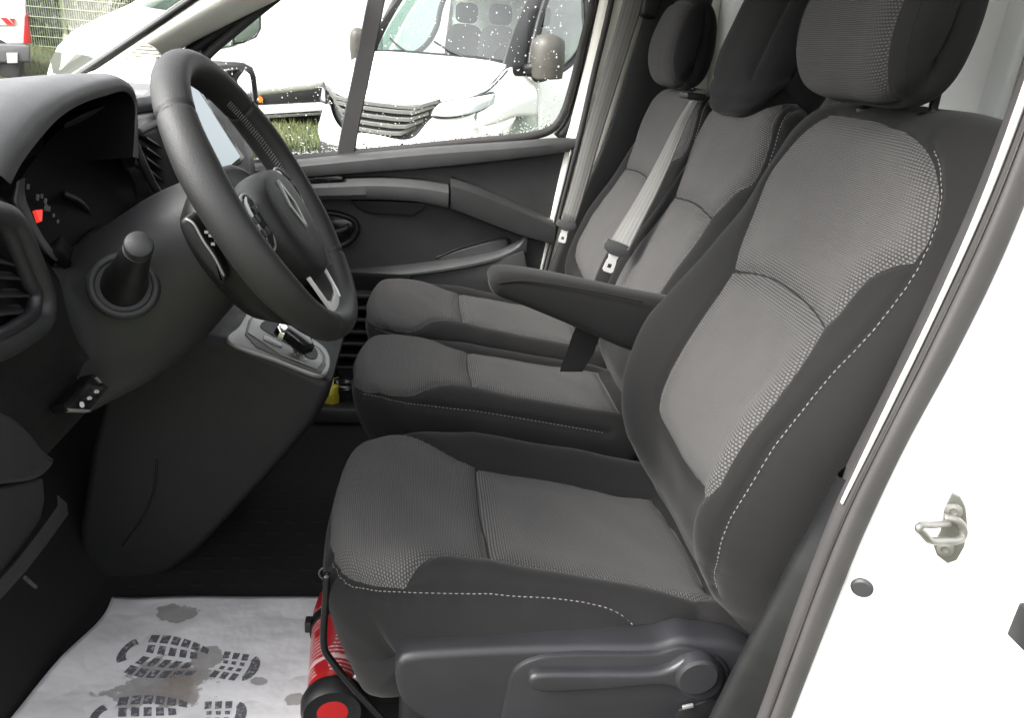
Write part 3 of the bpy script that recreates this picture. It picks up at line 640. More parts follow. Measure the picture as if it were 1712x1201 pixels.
# tweeter grille at the foot of the pillar: a dozen slats in a round
sp0 = P(243, 103, 2.265)
for k in range(11):
    zz = -.042+k*.0084; hw = math.sqrt(max(0, .045**2-zz**2))
    if hw > .006: box('speaker_slat', sp0+np.array([-.012*0, 0, zz]), (2*hw, .006, .0042), M['cream'], VAN, bev=.001, seg=1)
lathe('speaker_well', [(.045, 0), (.045, .01), (0, .012)], sp0+np.array([0, .004, 0]), (0, 1, 0), M['grey_cloth'], VAN, 30)
patch('dash_end_trim', [[P(60, 160, 2.28), P(150, 128, 2.28), P(215, 105, 2.27), P(265, 95, 2.27)], [P(60, 200, 2.27), P(150, 165, 2.26), P(215, 150, 2.25), P(270, 140, 2.25)], [P(60, 260, 2.27), P(150, 240, 2.26), P(215, 225, 2.25), P(280, 210, 2.25)]], M['cream'], VAN, 16, 16, .02, off=-1)
# windscreen glass with its black edge band
WSa = [P(q[0]-4, q[1]-3, 2.31) for q in wl]
WS = [[p for p in WSa], [p+np.array([-.10, -.5, 0]) for p in WSa], [p+np.array([-.12, -.82, 0]) for p in WSa], [p+np.array([-.10, -1.14, 0]) for p in WSa], [p+np.array([0, -1.64, 0]) for p in WSa]]
patch('windscreen', WS, M['glass'], VAN, 20, 24)
# passenger side: rear door pillar in pale trim, seals
pl1 = [(1008, -40), (995, 20), (975, 110), (952, 200), (935, 260), (915, 350), (895, 450), (880, 520)]
pl2 = [(1045, -40), (1028, 20), (1003, 110), (978, 200), (962, 260), (940, 350), (915, 450), (898, 520)]
pl3 = [(1100, -40), (1085, 20), (1060, 110), (1035, 200), (1015, 260), (995, 350), (975, 450), (960, 520)]
patch('b_pillar_trim', [[P(*q, 2.43) for q in pl1], [P(q[0]+10, q[1], 2.395) for q in pl1], [P(*q, 2.385) for q in pl2], [P(q[0]-12, q[1], 2.375) for q in pl3], [P(*q, 2.40) for q in pl3], [P(*q, 2.40)+np.array([.12, .04, 0]) for q in pl3], [P(*q, 2.40)+np.array([.32, .05, 0]) for q in pl3]], M['cream'], VAN, 40, 36)
tube('pillar_door_seal', [P(*q, 2.372) for q in [(1030, -40), (1018, 20), (994, 120), (972, 215), (952, 290), (932, 370), (912, 450), (896, 520)]], .0095, M['rubber'], VAN, samples=50)
tube('seal_edge_strip', [P(*q, 2.366) for q in [(955, 250), (945, 295), (926, 370), (907, 447), (892, 515)]], .0035, M['silver'], VAN, samples=30)
box('belt_upper_guide', P(1085, 8, 2.335), (.05, .04, .07), M['black'], VAN, bev=.012)

# ------------------------------------------------------------------ passenger door
PD = thing('passenger_door', 'charcoal trimmed passenger door across the cab with rain-spotted window', 'door')
YD = 2.40
def Q(px, py, Y=YD): return P(px, py, Y)
ol = [(-.95, .86), (-.62, .70), (-.405, .705), (0, .76), (.485, .82), (.47, .70), (.435, .5), (.40, .3), (.3, .12), (-.75, .10), (-.95, .3)]
prism('door_panel', [(x, YD, z) for x, z in ol], (0, .03, 0), M['door_plastic'], PD, bev=.004)
prism('door_skin', [(x-(.02 if x < 0 else -.01), YD+.075, z-.03) for x, z in ol], (0, .05, 0), M['white'], PD, bev=.01)
def rail(name, top, depth, mat, n=60):
    """moulding along the door: (px, y top, y bottom, proud of the panel)"""
    S = []
    T = smooth_line([P(a, b, YD-d*.5) for a, b, c, d in top], n); B = smooth_line([P(a, c, YD-d*.5) for a, b, c, d in top], n); D = smooth_line([(0, d) for *_, d in top], n)[:, 1] if False else np.interp(np.linspace(0, 1, n), np.linspace(0, 1, len(top)), [q[3] for q in top])
    for t, b, d in zip(T, B, D):
        h = t[2]-b[2]; x = (t[0]+b[0])/2; y0 = YD+.004
        S.append([(x, y0, t[2]+.004), (x, YD-d*.55, t[2]+.003), (x, YD-d*.88, t[2]-.004), (x, YD-d, t[2]-.012), (x, YD-d, b[2]+h*.35), (x, YD-d*.9, b[2]+.006), (x, YD-d*.6, b[2]), (x, y0, b[2]-.004)])
    return loft(name, S, mat, PD, sharp=32)
rail('window_sill_trim', [(380, 282, 312, .055), (480, 272, 300, .055), (600, 260, 290, .055), (720, 249, 281, .055), (850, 240, 268, .055), (930, 234, 258, .05), (962, 233, 250, .035)], 0, M['door_sill'])
rail('armrest_front', [(430, 312, 336, .09), (490, 306, 334, .09), (560, 302, 333, .09), (640, 300, 333, .092), (700, 304, 337, .092), (749, 312, 346, .09)], 0, M['door_sill'])
rail('armrest_rear', [(753, 300, 347, .088), (790, 312, 362, .08), (830, 328, 378, .07), (880, 350, 396, .06), (926, 372, 408, .05)], 0, M['door_plastic'])
sw = [P(q[0], q[1], 2.325) for q in [(505, 300), (565, 295), (572, 297), (573, 302), (508, 306)]]
prism('window_switch_plate', sw, (0, .03, .0), M['gloss_black'], PD, bev=.002)
box('window_switch', P(540, 300, 2.335), (.045, .02, .008), M['silver'], PD, bev=.003)
prism('pull_recess', [P(q[0], q[1], YD-.03) for q in [(585, 334), (715, 338), (708, 352), (690, 362), (620, 358), (600, 350)]], (0, .03, 0), M['plastic_mid'], PD, bev=.006, seg=3)
hf = [P(*q, YD-.014) for q in [(520, 362), (545, 356), (572, 360), (592, 369), (597, 382), (592, 396), (578, 408), (552, 413), (530, 408), (512, 395)]]
tube('handle_frame', hf, .0095, M['black'], PD, n=10, samples=60, closed=True)
prism('handle_cup', [P(*q, YD-.006) for q in [(524, 365), (548, 360), (572, 364), (588, 372), (591, 384), (584, 396), (572, 404), (550, 408), (532, 403), (518, 390)]], (0, .006, 0), M['gloss_black'], PD, bev=.001)
loft('door_lever', [[tuple(P(x, y0-4, YD-.012)), tuple(P(x, y0-4, YD-.024)), tuple(P(x, y0+5, YD-.026)), tuple(P(x, y0+6, YD-.012))] for x, y0 in ((528, 392), (545, 390), (560, 388), (574, 384), (584, 378))], M['plastic_mid'], PD)
rail('pocket_lip', [(470, 462, 475, .05), (570, 457, 470, .055), (700, 446, 459, .06), (800, 431, 444, .06), (850, 418, 431, .058), (872, 405, 424, .05), (880, 384, 424, .035)], 0, M['door_sill'])
prism('pocket_front', [P(*q, YD-.045) for q in [(470, 470), (570, 465), (700, 454), (800, 439), (850, 428), (876, 420), (885, 470), (870, 600), (480, 600)]], (0, .044, 0), M['door_plastic'], PD, bev=.004)
patch('pocket_back', [[P(730, 428, YD-.004), P(790, 410, YD-.006), P(845, 398, YD-.006), P(852, 402, YD-.004)], [P(735, 452, YD-.012), P(790, 438, YD-.02), P(845, 424, YD-.02), P(856, 420, YD-.01)]], M['plastic_mid'], PD, 16, 6, .003)
tube('pocket_crease', [P(728, 432, YD-.004), P(760, 418, YD-.006), P(800, 406, YD-.006), P(845, 397, YD-.006), P(853, 402, YD-.006), P(855, 416, YD-.006)], .003, M['black'], PD, samples=40)
# window: frame seal, divider bar, pane, drops
fr = [(330, 118), (343, 96), (400, 45), (456, 0), (540, -62), (720, -120), (900, -120), (985, -70), (994, -15), (975, 70), (957, 145), (942, 190), (925, 214), (895, 226), (780, 238), (600, 256), (440, 272), (350, 285), (335, 200)]
tube('window_seal', [P(*q, 2.425) for q in fr], .013, M['rubber'], PD, n=10, samples=160, closed=True)
tube('door_frame', [P(*q, 2.44) for q in [(300, 128), (318, 92), (385, 40), (440, 2), (530, -75), (720, -140), (910, -140), (1000, -90), (1008, -20), (990, 65), (972, 150), (955, 205), (935, 232)]], .024, M['black'], PD, n=10, samples=100)
bar = [(575, 262), (585, 205), (600, 130), (615, 50), (628, -20), (640, -90)]
loft('window_divider', [[tuple(P(x-15, y, 2.425)), tuple(P(x-13, y, 2.413)), tuple(P(x+13, y, 2.413)), tuple(P(x+15, y, 2.425)), tuple(P(x+13, y, 2.447)), tuple(P(x-13, y, 2.447))] for x, y in [(577, 262), (587, 205), (603, 130), (619, 50), (633, -20), (646, -90)]], M['rubber'], PD, smooth=False)
prism('mirror_sail', [P(*q, 2.42) for q in [(300, 130), (332, 76), (345, 98), (350, 130)]], (0, .02, 0), M['plastic_mid'], PD, bev=.003)
pane = [P(*q, 2.432) for q in fr]
mesh_obj('window_pane', pane, [tuple(range(len(pane)))], M['glass'], PD, smooth=False)
# rain drops clinging to the pane, thicker towards the bottom
V, F = [], []
def blob(c, r, st):
    b = len(V); n = 7
    V.append((c[0], c[1]+r*.55, c[2]))
    for k, rr in ((.42, .75), (0, 1.0)):
        for a in range(n):
            an = 2*math.pi*a/n; V.append((c[0]+r*rr*math.cos(an), c[1]+r*k, c[2]+r*rr*math.sin(an)*st))
    for a in range(n):
        F.append((b, b+1+a, b+1+(a+1) % n)); F.append((b+1+a, b+1+n+a, b+1+n+(a+1) % n, b+1+(a+1) % n))
    F.append(tuple(b+1+n+a for a in range(n)))
for k in range(1500):
    px = 350+rng.random()*600; yb = np.interp(px, [350, 440, 600, 780, 900, 950], [285, 270, 252, 235, 222, 200]); t = rng.random()
    py = yb-4-(t**2.6)*(260 if px > 620 else 170 if px > 440 else 210)
    if px > 900 and py > 215: continue
    if py < np.interp(px, [340, 456], [100, 0]): continue
    c = P(px, py, 2.4335); r = .0011+.0021*rng.random()**2.2
    blob(c, r*(1.2 if t < .25 else .9), .9+.5*rng.random())
stuff(mesh_obj('rain_drops', V, F, M['drop'], PD))
# outside mirror on this door
mh = [P(*q, 2.60) for q in [(352, 108), (372, 103), (410, 105), (424, 112), (430, 128), (434, 165), (437, 210), (434, 240), (420, 252), (370, 250), (356, 230)]]
prism('mirror_housing', mh, (.0-.05, .07, 0), M['black'], PD, bev=.012, seg=3)
mg = [P(*q, 2.594) for q in [(374, 116), (408, 116), (418, 124), (424, 160), (428, 205), (426, 232), (415, 242), (378, 240), (371, 200)]]
prism('mirror_glass', mg, (.0, .004, 0), M['mirror'], PD, bev=.001)
tube('mirror_arm', [P(338, 150, 2.46), P(352, 140, 2.55), P(362, 135, 2.63)], .03, M['black'], PD, samples=8)

# ------------------------------------------------------------------ seat belts
def belt(root, top, bot, w0, w1, twist=(0, 0, 1), n=30):
    """webbing strip hanging between points with its small buckle tongue"""
    pts = smooth_line(top, n); V, UV = [], []
    for k, p in enumerate(pts):
        t = k/(n-1); w = w0+(w1-w0)*t; tg = pts[min(k+1, n-1)]-pts[max(k-1, 0)]; tg /= np.linalg.norm(tg)
        side = np.array(twist[0])*(1-t)+np.array(twist[1])*t; side -= tg*(side@tg); side /= np.linalg.norm(side); nn = np.cross(tg, side)
        for j in range(9):
            u = j/8-.5; V.append(p+side*u*w+nn*(.0016*math.cos(u*math.pi*2))); UV.append((j/8, t*np.linalg.norm(pts[-1]-pts[0])))
    o = mesh_obj('webbing', V, grid_faces(n, 9), M['webbing'], root, uv=UV)
    m = o.modifiers.new('s', 'SOLIDIFY'); m.thickness = .0014
    return pts[-1]
B1 = thing('seat_belt', 'grey seat belt hanging down the far door pillar with its metal tongue', 'seat belt', 'cab seat belts')
e = belt(B1, [P(1068, -40, 2.335), P(1056, 10, 2.33), P(1020, 130, 2.325), P(990, 230, 2.32), P(968, 310, 2.315), P(950, 370, 2.31)], None, .058, .048, ((1, -.35, .2), (1, -.4, .2)))
patch('pillar_trim_and_shadow', [[P(*q, 2.362) for q in [(1092, -40), (1072, 40), (1045, 130), (1008, 240), (966, 330), (922, 440), (892, 560)]], [P(*q, 2.352) for q in [(1110, -40), (1092, 40), (1066, 130), (1034, 240), (1008, 330), (980, 440), (950, 560)]], [P(*q, 2.36)+np.array([.16, .0, 0]) for q in [(1110, -40), (1092, 40), (1066, 130), (1034, 240), (1008, 330), (980, 440), (950, 560)]]], M['plastic'], VAN, 40, 12, .004)  # dark patch for lower trim and strap, with the shadow beside the belt painted in
def tongue(root, c, ax, sc=1.0, mat='tongue', wide=1.0):
    ax = np.array(ax, float); ax /= np.linalg.norm(ax); s = np.cross(ax, [0, 1, .0]); s /= np.linalg.norm(s); n = np.cross(s, ax)
    hd = [(-.03, -.012), (-.034, 0), (-.03, .010), (-.012, .018), (.012, .018), (.03, .010), (.034, 0), (.03, -.012)]
    prism('tongue_grip', [c+s*a*sc+ax*b*sc-n*.006 for a, b in hd], tuple(n*.012), M['door_sill'], root, bev=.003)
    L = [(-.013, .016), (-.010, .028), (-.012, .036), (-.013, .056), (-.009, .060), (.009, .060), (.013, .056), (.012, .036), (.010, .028), (.013, .016)]
    hol = [(-.005, .040), (.005, .040), (.005, .050), (-.005, .050)]
    bm = bmesh.new(); f = n*.0014
    ov = [bm.verts.new(Vector(c+s*a*wide*sc+ax*b*sc)) for a, b in L]; hv = [bm.verts.new(Vector(c+s*a*sc*wide+ax*b*sc)) for a, b in hol]
    eo = [bm.edges.new((ov[k], ov[(k+1) % len(ov)])) for k in range(len(ov))]; eh = [bm.edges.new((hv[k], hv[(k+1) % 4])) for k in range(4)]
    bmesh.ops.triangle_fill(bm, use_beauty=True, edges=eo+eh)
    g = bmesh.ops.extrude_face_region(bm, geom=bm.faces[:]); bmesh.ops.translate(bm, vec=Vector(f)*2, verts=[v for v in g['geom'] if isinstance(v, bmesh.types.BMVert)])
    bmesh.ops.recalc_face_normals(bm, faces=bm.faces)
    bm_obj('tongue_plate', bm, M[mat], root, smooth=False)
tongue(B1, P(947, 376, 2.29), (-.2, -.1, -1), .95)
B2 = thing('seat_belt', 'grey seat belt lying across the middle seat backrest with bright tongue', 'seat belt', 'cab seat belts')
belt(B2, [P(1160, 168, 1.84), P(1140, 205, 1.79), P(1110, 270, 1.76), P(1080, 330, 1.74), P(1055, 375, 1.72), P(1035, 412, 1.71)], None, .022, .057, ((.6, -.7, .1), (.8, -.6, .2)))
tongue(B2, P(1032, 414, 1.70), (-.28, .0, -1), 1.05)
box('belt_slot_trim', P(1158, 160, 1.85), (.05, .06, .015), M['black'], MS, bev=.004)
blk = [P(*q, 1.66) for q in [(1000, 445), (1050, 450), (1035, 480), (985, 480)]]
BU = thing('belt_buckle', 'black belt buckle strap standing between driver seat and middle seat', 'buckle')
loft('buckle_stalk', [[tuple(P(a, y, 1.40)), tuple(P(b, y, 1.40)), tuple(P(b, y, 1.425)), tuple(P(a, y, 1.425))] for a, b, y in ((966, 1012, 540), (957, 1004, 560), (947, 993, 590), (938, 980, 612), (936, 974, 622))], M['black'], BU, sharp=30)

# ------------------------------------------------------------------ dashboard
DB = thing('dashboard', 'dark grey dashboard with hooded instrument cluster left of the steering wheel', 'dashboard')
def PPL(px, py, O, n):
    d = FW + RT*(px - W0/2)/FPX + UP*(H0/2 - py)/FPX; n = np.array(n); return CAM + d*(((np.array(O)-CAM)@n)/(d@n))
# body of the dash: one side profile carried across the cab
prof = [(-.56, .885), (-.475, .875), (-.43, .845), (-.405, .80), (-.395, .74), (-.40, .68), (-.415, .62), (-.44, .57), (-.49, .535), (-.60, .50), (-.80, .47), (-.93, .6), (-.96, .80), (-.94, .90), (-.75, .905)]
pf = smooth_line(prof, 60, closed=True)
S = []
for y, dx, sc, ct in [(.635, -.03, .90, 0), (.645, -.012, .95, 0), (.67, 0, 1, 0), (.74, 0, 1, 0), (.77, 0, 1, 1), (.9, 0, 1, 1), (1.2, 0, 1, 1), (1.23, 0, 1, 0), (1.6, 0, 1, 0), (2.1, -.04, 1, 0), (2.27, -.12, 1, 0)]:
    S.append([((x+.68)*sc-.68+dx-ct*.16*float(np.interp(z, [.70, .80], [0, 1]))*float(np.interp(x, [-.75, -.5], [0, 1])), y, (z-.7)*sc+.7-ct*.05*float(np.interp(z, [.8, .88], [0, 1]))) for x, z in pf])
loft('dash_body', S, M['plastic'], DB)
# instrument hood
lipL = [(18, 308), (35, 275), (70, 228), (98, 198), (131, 176), (175, 160), (212, 154), (224, 170), (225, 215), (222, 262)]
lipU = [(-12, 290), (8, 260), (52, 209), (85, 179), (118, 160), (165, 143), (207, 137), (227, 158), (230, 205), (229, 264)]
rA = [PX(*q, -.392) for q in lipL]; rB = [PX(*q, -.388) for q in lipU]
ins = [p+np.array([-.12, .01*(1 if p[1] < 1 else -1), -.018]) for p in rA]
yC = [.715, .765, .85, .92, .985, 1.075, 1.15, 1.205, 1.215, 1.215]
rC = [(-.437, y, z) for y, z in zip(yC, [.905, .950, .985, .995, .999, .999, .991, .965, .92, .86])]
rC0 = [tuple((np.array(a)*.5+np.array(b)*.5)+np.array([.004, 0, .006])) for a, b in zip(rB, rC)]
rD = [(-.60, y, z) for y, z in zip([.68, .72, .80, .9, 1.0, 1.1, 1.18, 1.24, 1.26, 1.27], [.90, .93, .955, .968, .972, .97, .96, .94, .91, .86])]
rE = [(-.86, y, .915) for y in [.66, .70, .78, .88, .98, 1.08, 1.18, 1.28, 1.36, 1.42]]
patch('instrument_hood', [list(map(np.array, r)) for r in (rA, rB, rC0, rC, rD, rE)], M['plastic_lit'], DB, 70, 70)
ins2 = [p*.35+np.array([-.50, .975, .87])*.65 for p in rA]
patch('hood_lining', [list(map(np.array, r)) for r in ([p+np.array([-.001, 0, -.001]) for p in rA], ins, ins2)], M['matt_black'], DB, 50, 24)
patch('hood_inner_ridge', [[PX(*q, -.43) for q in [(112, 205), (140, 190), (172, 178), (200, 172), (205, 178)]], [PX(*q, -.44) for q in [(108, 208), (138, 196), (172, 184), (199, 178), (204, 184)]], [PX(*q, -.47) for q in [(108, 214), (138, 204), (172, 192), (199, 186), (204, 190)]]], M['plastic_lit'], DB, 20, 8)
# cluster: dial face, lower binnacle
fcn = np.array([.93, 0, .36]); fcO = np.array([-.445, .98, .86])
face = [PPL(*q, fcO, fcn) for q in [(20, 330), (40, 290), (80, 235), (130, 190), (200, 175), (225, 200), (225, 300), (235, 360), (205, 385), (160, 390), (110, 440), (80, 420), (40, 380)]]
prism('cluster_face', face, tuple(-fcn*.02), M['matt_black'], DB, bev=0)
for px, py, s_ in ((63, 330, 7), (70, 328, 5), (76, 336, 6), (77, 347, 8), (82, 349, 6), (47, 312, 6), (90, 360, 4), (97, 370, 4)):
    box('dial_numeral', PPL(px, py, fcO+fcn*.006, fcn), (.002, .004*s_/9, .009*s_/9), M['silver'], DB, bev=0, rot=Matrix.Rotation(-.6, 3, 'X'))
red = NT('red_marker'); red.base((.8, .03, .015)); red.p(Emission_Color=(1, .05, .03, 1), Emission_Strength=.12); M['red_mark'] = red.m
prism('dial_pointer', [PPL(*q, fcO+fcn*.01, fcn) for q in [(54, 353), (66, 352), (65, 371), (61, 373)]], tuple(fcn*.004), M['red_mark'], DB, bev=0)
patch('binnacle_floor', [[PX(*q, -.40) for q in [(80, 425), (110, 450), (160, 400), (200, 395), (245, 350)]], [PX(*q, -.44) for q in [(90, 400), (120, 420), (165, 385), (200, 378), (235, 340)]], [PX(*q, -.50) for q in [(95, 390), (130, 400), (165, 375), (200, 360), (235, 330)]]], M['matt_black'], DB, 24, 12, .01)
# dial housing bulge seen under the hood
patch('dial_cowl', [[PX(*q, -.455) for q in [(110, 315), (140, 330), (158, 350), (165, 390)]], [PX(*q, -.43) for q in [(108, 325), (135, 340), (150, 362), (155, 395)]], [PX(*q, -.46) for q in [(100, 335), (125, 352), (138, 375), (142, 400)]]], M['plastic'], DB, 12, 10)
# grey surround strip running down beside the dials
patch('cluster_surround', [[PX(*q, -.402) for q in [(42, 298), (42, 325), (52, 355), (72, 395), (94, 425), (100, 432)]], [PX(*q, -.387) for q in [(38, 298), (36, 326), (46, 358), (66, 398), (86, 427), (92, 436)]], [PX(*q, -.384) for q in [(29, 303), (25, 335), (30, 352), (50, 385), (70, 415), (78, 424)]], [PX(*q, -.40) for q in [(27, 305), (18, 345), (25, 357), (46, 388), (66, 418), (74, 427)]]], M['plastic_mid'], DB, 40, 14)
# outer face panel with the corner air vent
patch('dash_corner_panel', [[PX(*q, -.40) for q in [(-60, 300), (-20, 315), (20, 345), (50, 385), (75, 428), (100, 470)]], [PX(*q, -.385) for q in [(-60, 330), (-20, 340), (18, 362), (48, 420), (78, 480), (112, 520)]], [PX(*q, -.382) for q in [(-60, 480), (-20, 480), (30, 480), (65, 500), (90, 530), (125, 560)]], [PX(*q, -.385) for q in [(-60, 600), (-20, 600), (30, 580), (80, 565), (110, 575), (150, 600)]], [PX(*q, -.40) for q in [(-60, 700), (-20, 690), (40, 660), (100, 630), (150, 630), (200, 640)]]], M['plastic'], DB, 30, 30)
vo = [(-70, 362), (-20, 355), (15, 366), (30, 390), (45, 425), (62, 468), (72, 505), (68, 535), (45, 556), (-10, 585), (-70, 600)]
VF = tube('vent_frame', [PX(*q, -.366) for q in vo], .012, M['plastic_mid'], DB, n=10, samples=70)
tube('vent_edge', [PX(q[0]-13, q[1]+6 if q[1] < 480 else q[1]-14, -.364) for q in vo], .007, M['plastic_seat'], VF, n=8, samples=60)
for k, (a, b) in enumerate([((-60, 425), (10, 440)), ((-60, 458), (24, 462)), ((-60, 492), (36, 490)), ((-60, 525), (38, 516))]):
    q0, q1 = PX(*a, -.378), PX(*b, -.378); up_ = np.array([-.012, 0, .004])
    prism('vent_slat', [q0-up_, q1-up_, q1+up_, q0+up_], (0, 0, .003), M['plastic_mid'], VF, bev=.001, seg=1)
# knee panels at the door end
prism('fuse_cover', sm([PX(*q, -.352) for q in [(-70, 672), (0, 688), (28, 700), (52, 722), (75, 752), (94, 770), (74, 797), (0, 812), (-70, 822)]]), (-.05, .0, 0), M['plastic_mid'], DB, bev=.006, seg=4)
prism('lower_kick_panel', [PX(*q, -.36) for q in [(-70, 828), (0, 815), (74, 800), (77, 835), (70, 870), (30, 935), (0, 968), (-70, 1030)]], (-.04, .0, 0), M['plastic_mid'], DB, bev=.004, seg=3)
loft('kick_panel_edge', [[tuple(PX(x+a, y+b, X_)) for a, b, X_ in ((-9, -9, -.352), (8, 6, -.352), (8, 6, -.375), (-9, -9, -.375))] for x, y in ((104, 836), (106, 855), (70, 905), (35, 950), (-10, 1000), (-60, 1050))], M['plastic_mid'], DB, sharp=30)
tube('hinge_rod', [PX(40, 965, -.36), PX(60, 982, -.38)], .002, M['plastic_mid'], DB, samples=4)
# switch bank
swO, swn = PX(150, 665, -.372), np.array([.94, -.15, .30]); swn = swn/np.linalg.norm(swn)
SB = prism('switch_bank', [PPL(*q, swO, swn) for q in [(108, 676), (158, 625), (172, 640), (184, 648), (150, 686), (114, 688)]], tuple(-swn*.02), M['gloss_black'], DB, bev=.002)
prism('switch_edge', [PPL(*q, swO+swn*.002, swn) for q in [(115, 683), (151, 685), (152, 689), (119, 688)]], tuple(-swn*.008), M['silver'], SB, bev=.0006)
prism('switch_edge', [PPL(*q, swO+swn*.002, swn) for q in [(160, 632), (163, 630), (172, 640), (168, 640)]], tuple(-swn*.008), M['silver'], SB, bev=.0006)
for a in ((136, 677), (149, 666), (161, 655)):
    c = [PPL(a[0]+dx, a[1]+dy, swO+swn*.0025, swn) for dx, dy in ((-7, 1), (0, -4), (8, -1), (1, 4))]
    m_ = sum(c)/4; V = []
    if a[0] == 136: lathe('switch_icon', [(0, .0006), (.0036, .0006), (.0036, 0), (0, 0)], m_, swn, M['panel_white'], SB, 16)
    else:
        for k in range(6):
            dd = (c[2]-c[0])*.35*math.cos(k)*.5+(c[3]-c[1])*.45*math.sin(k*2.1)*.5
            box('switch_icon', m_+dd, (.0018, .0014, .0014), M['panel_white'], SB, bev=0)
# steering column shroud and stalk
axis = np.array([.863, 0, .507]); WC = np.array([-.19, .98, .868]); eY = np.array([0, 1.0, 0]); eU = np.cross(axis, eY)
eU = np.array([-.507, 0, .863])
S = []
for d, hw, hu, hd in [(.045, .062, .05, .055), (.05, .074, .06, .066), (.07, .08, .066, .078), (.12, .088, .07, .098), (.18, .098, .066, .118), (.26, .11, .06, .13), (.34, .12, .05, .13)]:
    c = WC-axis*d; sec = []
    for a in np.linspace(0, 2*math.pi, 40, endpoint=False):
        ca, sa = math.cos(a), math.sin(a); sec.append(c+eY*hw*np.sign(ca)*abs(ca)**.82+eU*(hu if sa > 0 else hd)*np.sign(sa)*abs(sa)**.82)
    S.append(sec)
S = np.array(S); S = np.stack([smooth_line(S[:, j], 40) for j in range(40)], 1)
SHR = loft('column_shroud', S, M['plastic_mid'], DB)
r0, r1 = P(207, 478, .878), P(232, 412, .78); ax_ = (r1-r0)/np.linalg.norm(r1-r0)
ax2 = ax_*.5+np.array([.25, -.85, .15]); ax2 /= np.linalg.norm(ax2)
tube('stalk_collar', [r0+(math.cos(a)*np.cross(ax2, [0, 0, 1])+math.sin(a)*np.cross(ax2, np.cross(ax2, [0, 0, 1])))*.035 for a in np.linspace(0, 2*math.pi, 24, endpoint=False)], .006, M['plastic_mid'], SHR, n=10, samples=48, closed=True)
lathe('stalk_well', [(.034, .004), (.032, .002), (0, .0)], r0, ax2, M['black'], SHR, 32)
ST = thing('light_stalk', 'black control stalk with round grey knob sticking out of the steering column', 'stalk')
lathe('stalk_arm', [(.025, -.01), (.024, .02), (.019, .05), (.014, np.linalg.norm(r1-r0)-.01), (.0, np.linalg.norm(r1-r0))], r0, ax_, M['black'], ST, 28)
lathe('stalk_knob', [(0, -.014), (.012, -.014), (.0138, -.010), (.0142, .003), (.013, .010), (.009, .013), (0, .014)], r1, ax_*.8+np.array([.1, -.5, .2]), M['plastic_mid'], ST, 32)
# centre stack: body, vents, screen
box('centre_stack', (-.465, 1.56, .80), (.16, .52, .24), M['plastic'], DB, bev=.03, seg=4, rot=Matrix.Rotation(-.2, 3, 'Y'))
scn = np.array([.93, -.12, .34]); scn /= np.linalg.norm(scn); scO = PX(365, 210, -.365)
scr = NT('display_sky_tint'); scr.base((.10, .13, .15)); scr.rough(.12); scr.p(Specular_IOR_Level=.8, Emission_Color=(.55, .72, .80, 1), Emission_Strength=.05); M['screen'] = scr.m  # reflected sky put into the blue-grey base colour and faint glow
SCR = prism('touch_screen_surround', [PPL(*q, scO, scn) for q in [(306, 128), (322, 128), (410, 262), (404, 274), (374, 292), (300, 160)]], tuple(-scn*.018), M['gloss_black'], DB, bev=.004)
prism('touch_screen', [PPL(*q, scO+scn*.003, scn) for q in [(312, 136), (322, 136), (402, 262), (374, 286), (304, 160)]], tuple(-scn*.002), M['screen'], SCR, bev=0)
for k in range(4):
    a, b = PX(246, 232+k*17, -.40), PX(292, 262+k*19, -.43)
    prism('centre_vent_slat', [a, b, b+np.array([-.02, 0, .004]), a+np.array([-.02, 0, .004])], (0, 0, .004), M['plastic_mid'], DB, bev=.001, seg=1)
tube('vent_trim', [PX(222, 232, -.41), PX(240, 275, -.40), PX(262, 318, -.40), PX(288, 345, -.40)], .006, M['plastic_mid'], DB, samples=30)
tube('vent_trim', [PX(228, 222, -.40), PX(262, 206, -.41), PX(282, 200, -.42)], .006, M['plastic_mid'], DB, samples=20)
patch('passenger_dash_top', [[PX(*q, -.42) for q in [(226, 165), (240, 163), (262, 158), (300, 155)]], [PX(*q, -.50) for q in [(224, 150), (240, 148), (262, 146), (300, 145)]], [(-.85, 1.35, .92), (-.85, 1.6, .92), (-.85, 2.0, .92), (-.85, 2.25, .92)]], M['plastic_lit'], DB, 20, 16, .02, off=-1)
# console under the gear selector
con = [(196, 560), (300, 556), (376, 568), (470, 603), (540, 634), (553, 640), (548, 668), (525, 710), (470, 775), (400, 850), (330, 925), (285, 960), (240, 975), (150, 985), (130, 900), (150, 760)]
prism('centre_console', [P(*q, 1.345) for q in con], (0, .36, 0), M['plastic'], DB, bev=.018, seg=4)
tube('console_seam', [P(262, 770, 1.343), P(258, 820, 1.343), P(236, 870, 1.343), P(205, 912, 1.343)], .0022, M['black'], DB, samples=20)
gO, gn = P(380, 567, 1.345), np.array([.39, -.10, .915]); gn /= np.linalg.norm(gn)
def G(px, py, h=0.0): return PPL(px, py, gO+gn*h, gn)
def rloop(pts, n=48): return list(smooth_line(pts, n, closed=True))
M['silver_dark'] = plain('satin_grey', (.11, .11, .108), .42, .4)
GB = prism('selector_bezel', sm([G(*q, .004) for q in [(380, 567), (398, 545), (417, 517), (424, 516), (480, 543), (540, 577), (551, 592), (553, 612), (546, 625), (535, 627), (470, 603)]]), tuple(-gn*.011), M['silver'], DB, bev=.004, seg=3)
prism('selector_panel', [G(*q, .007) for q in [(410, 558), (416, 535), (426, 522), (480, 548), (536, 582), (544, 594), (545, 610), (538, 622), (530, 622), (430, 580)]], tuple(-gn*.004), M['silver_dark'], GB, bev=.0015, seg=2)
prism('selector_top_plate', [G(*q, .010) for q in [(414, 555), (420, 536), (428, 525), (480, 550), (533, 583), (540, 595), (540, 606), (532, 616), (470, 592)]], tuple(-gn*.004), M['silver'], GB, bev=.0015, seg=2)
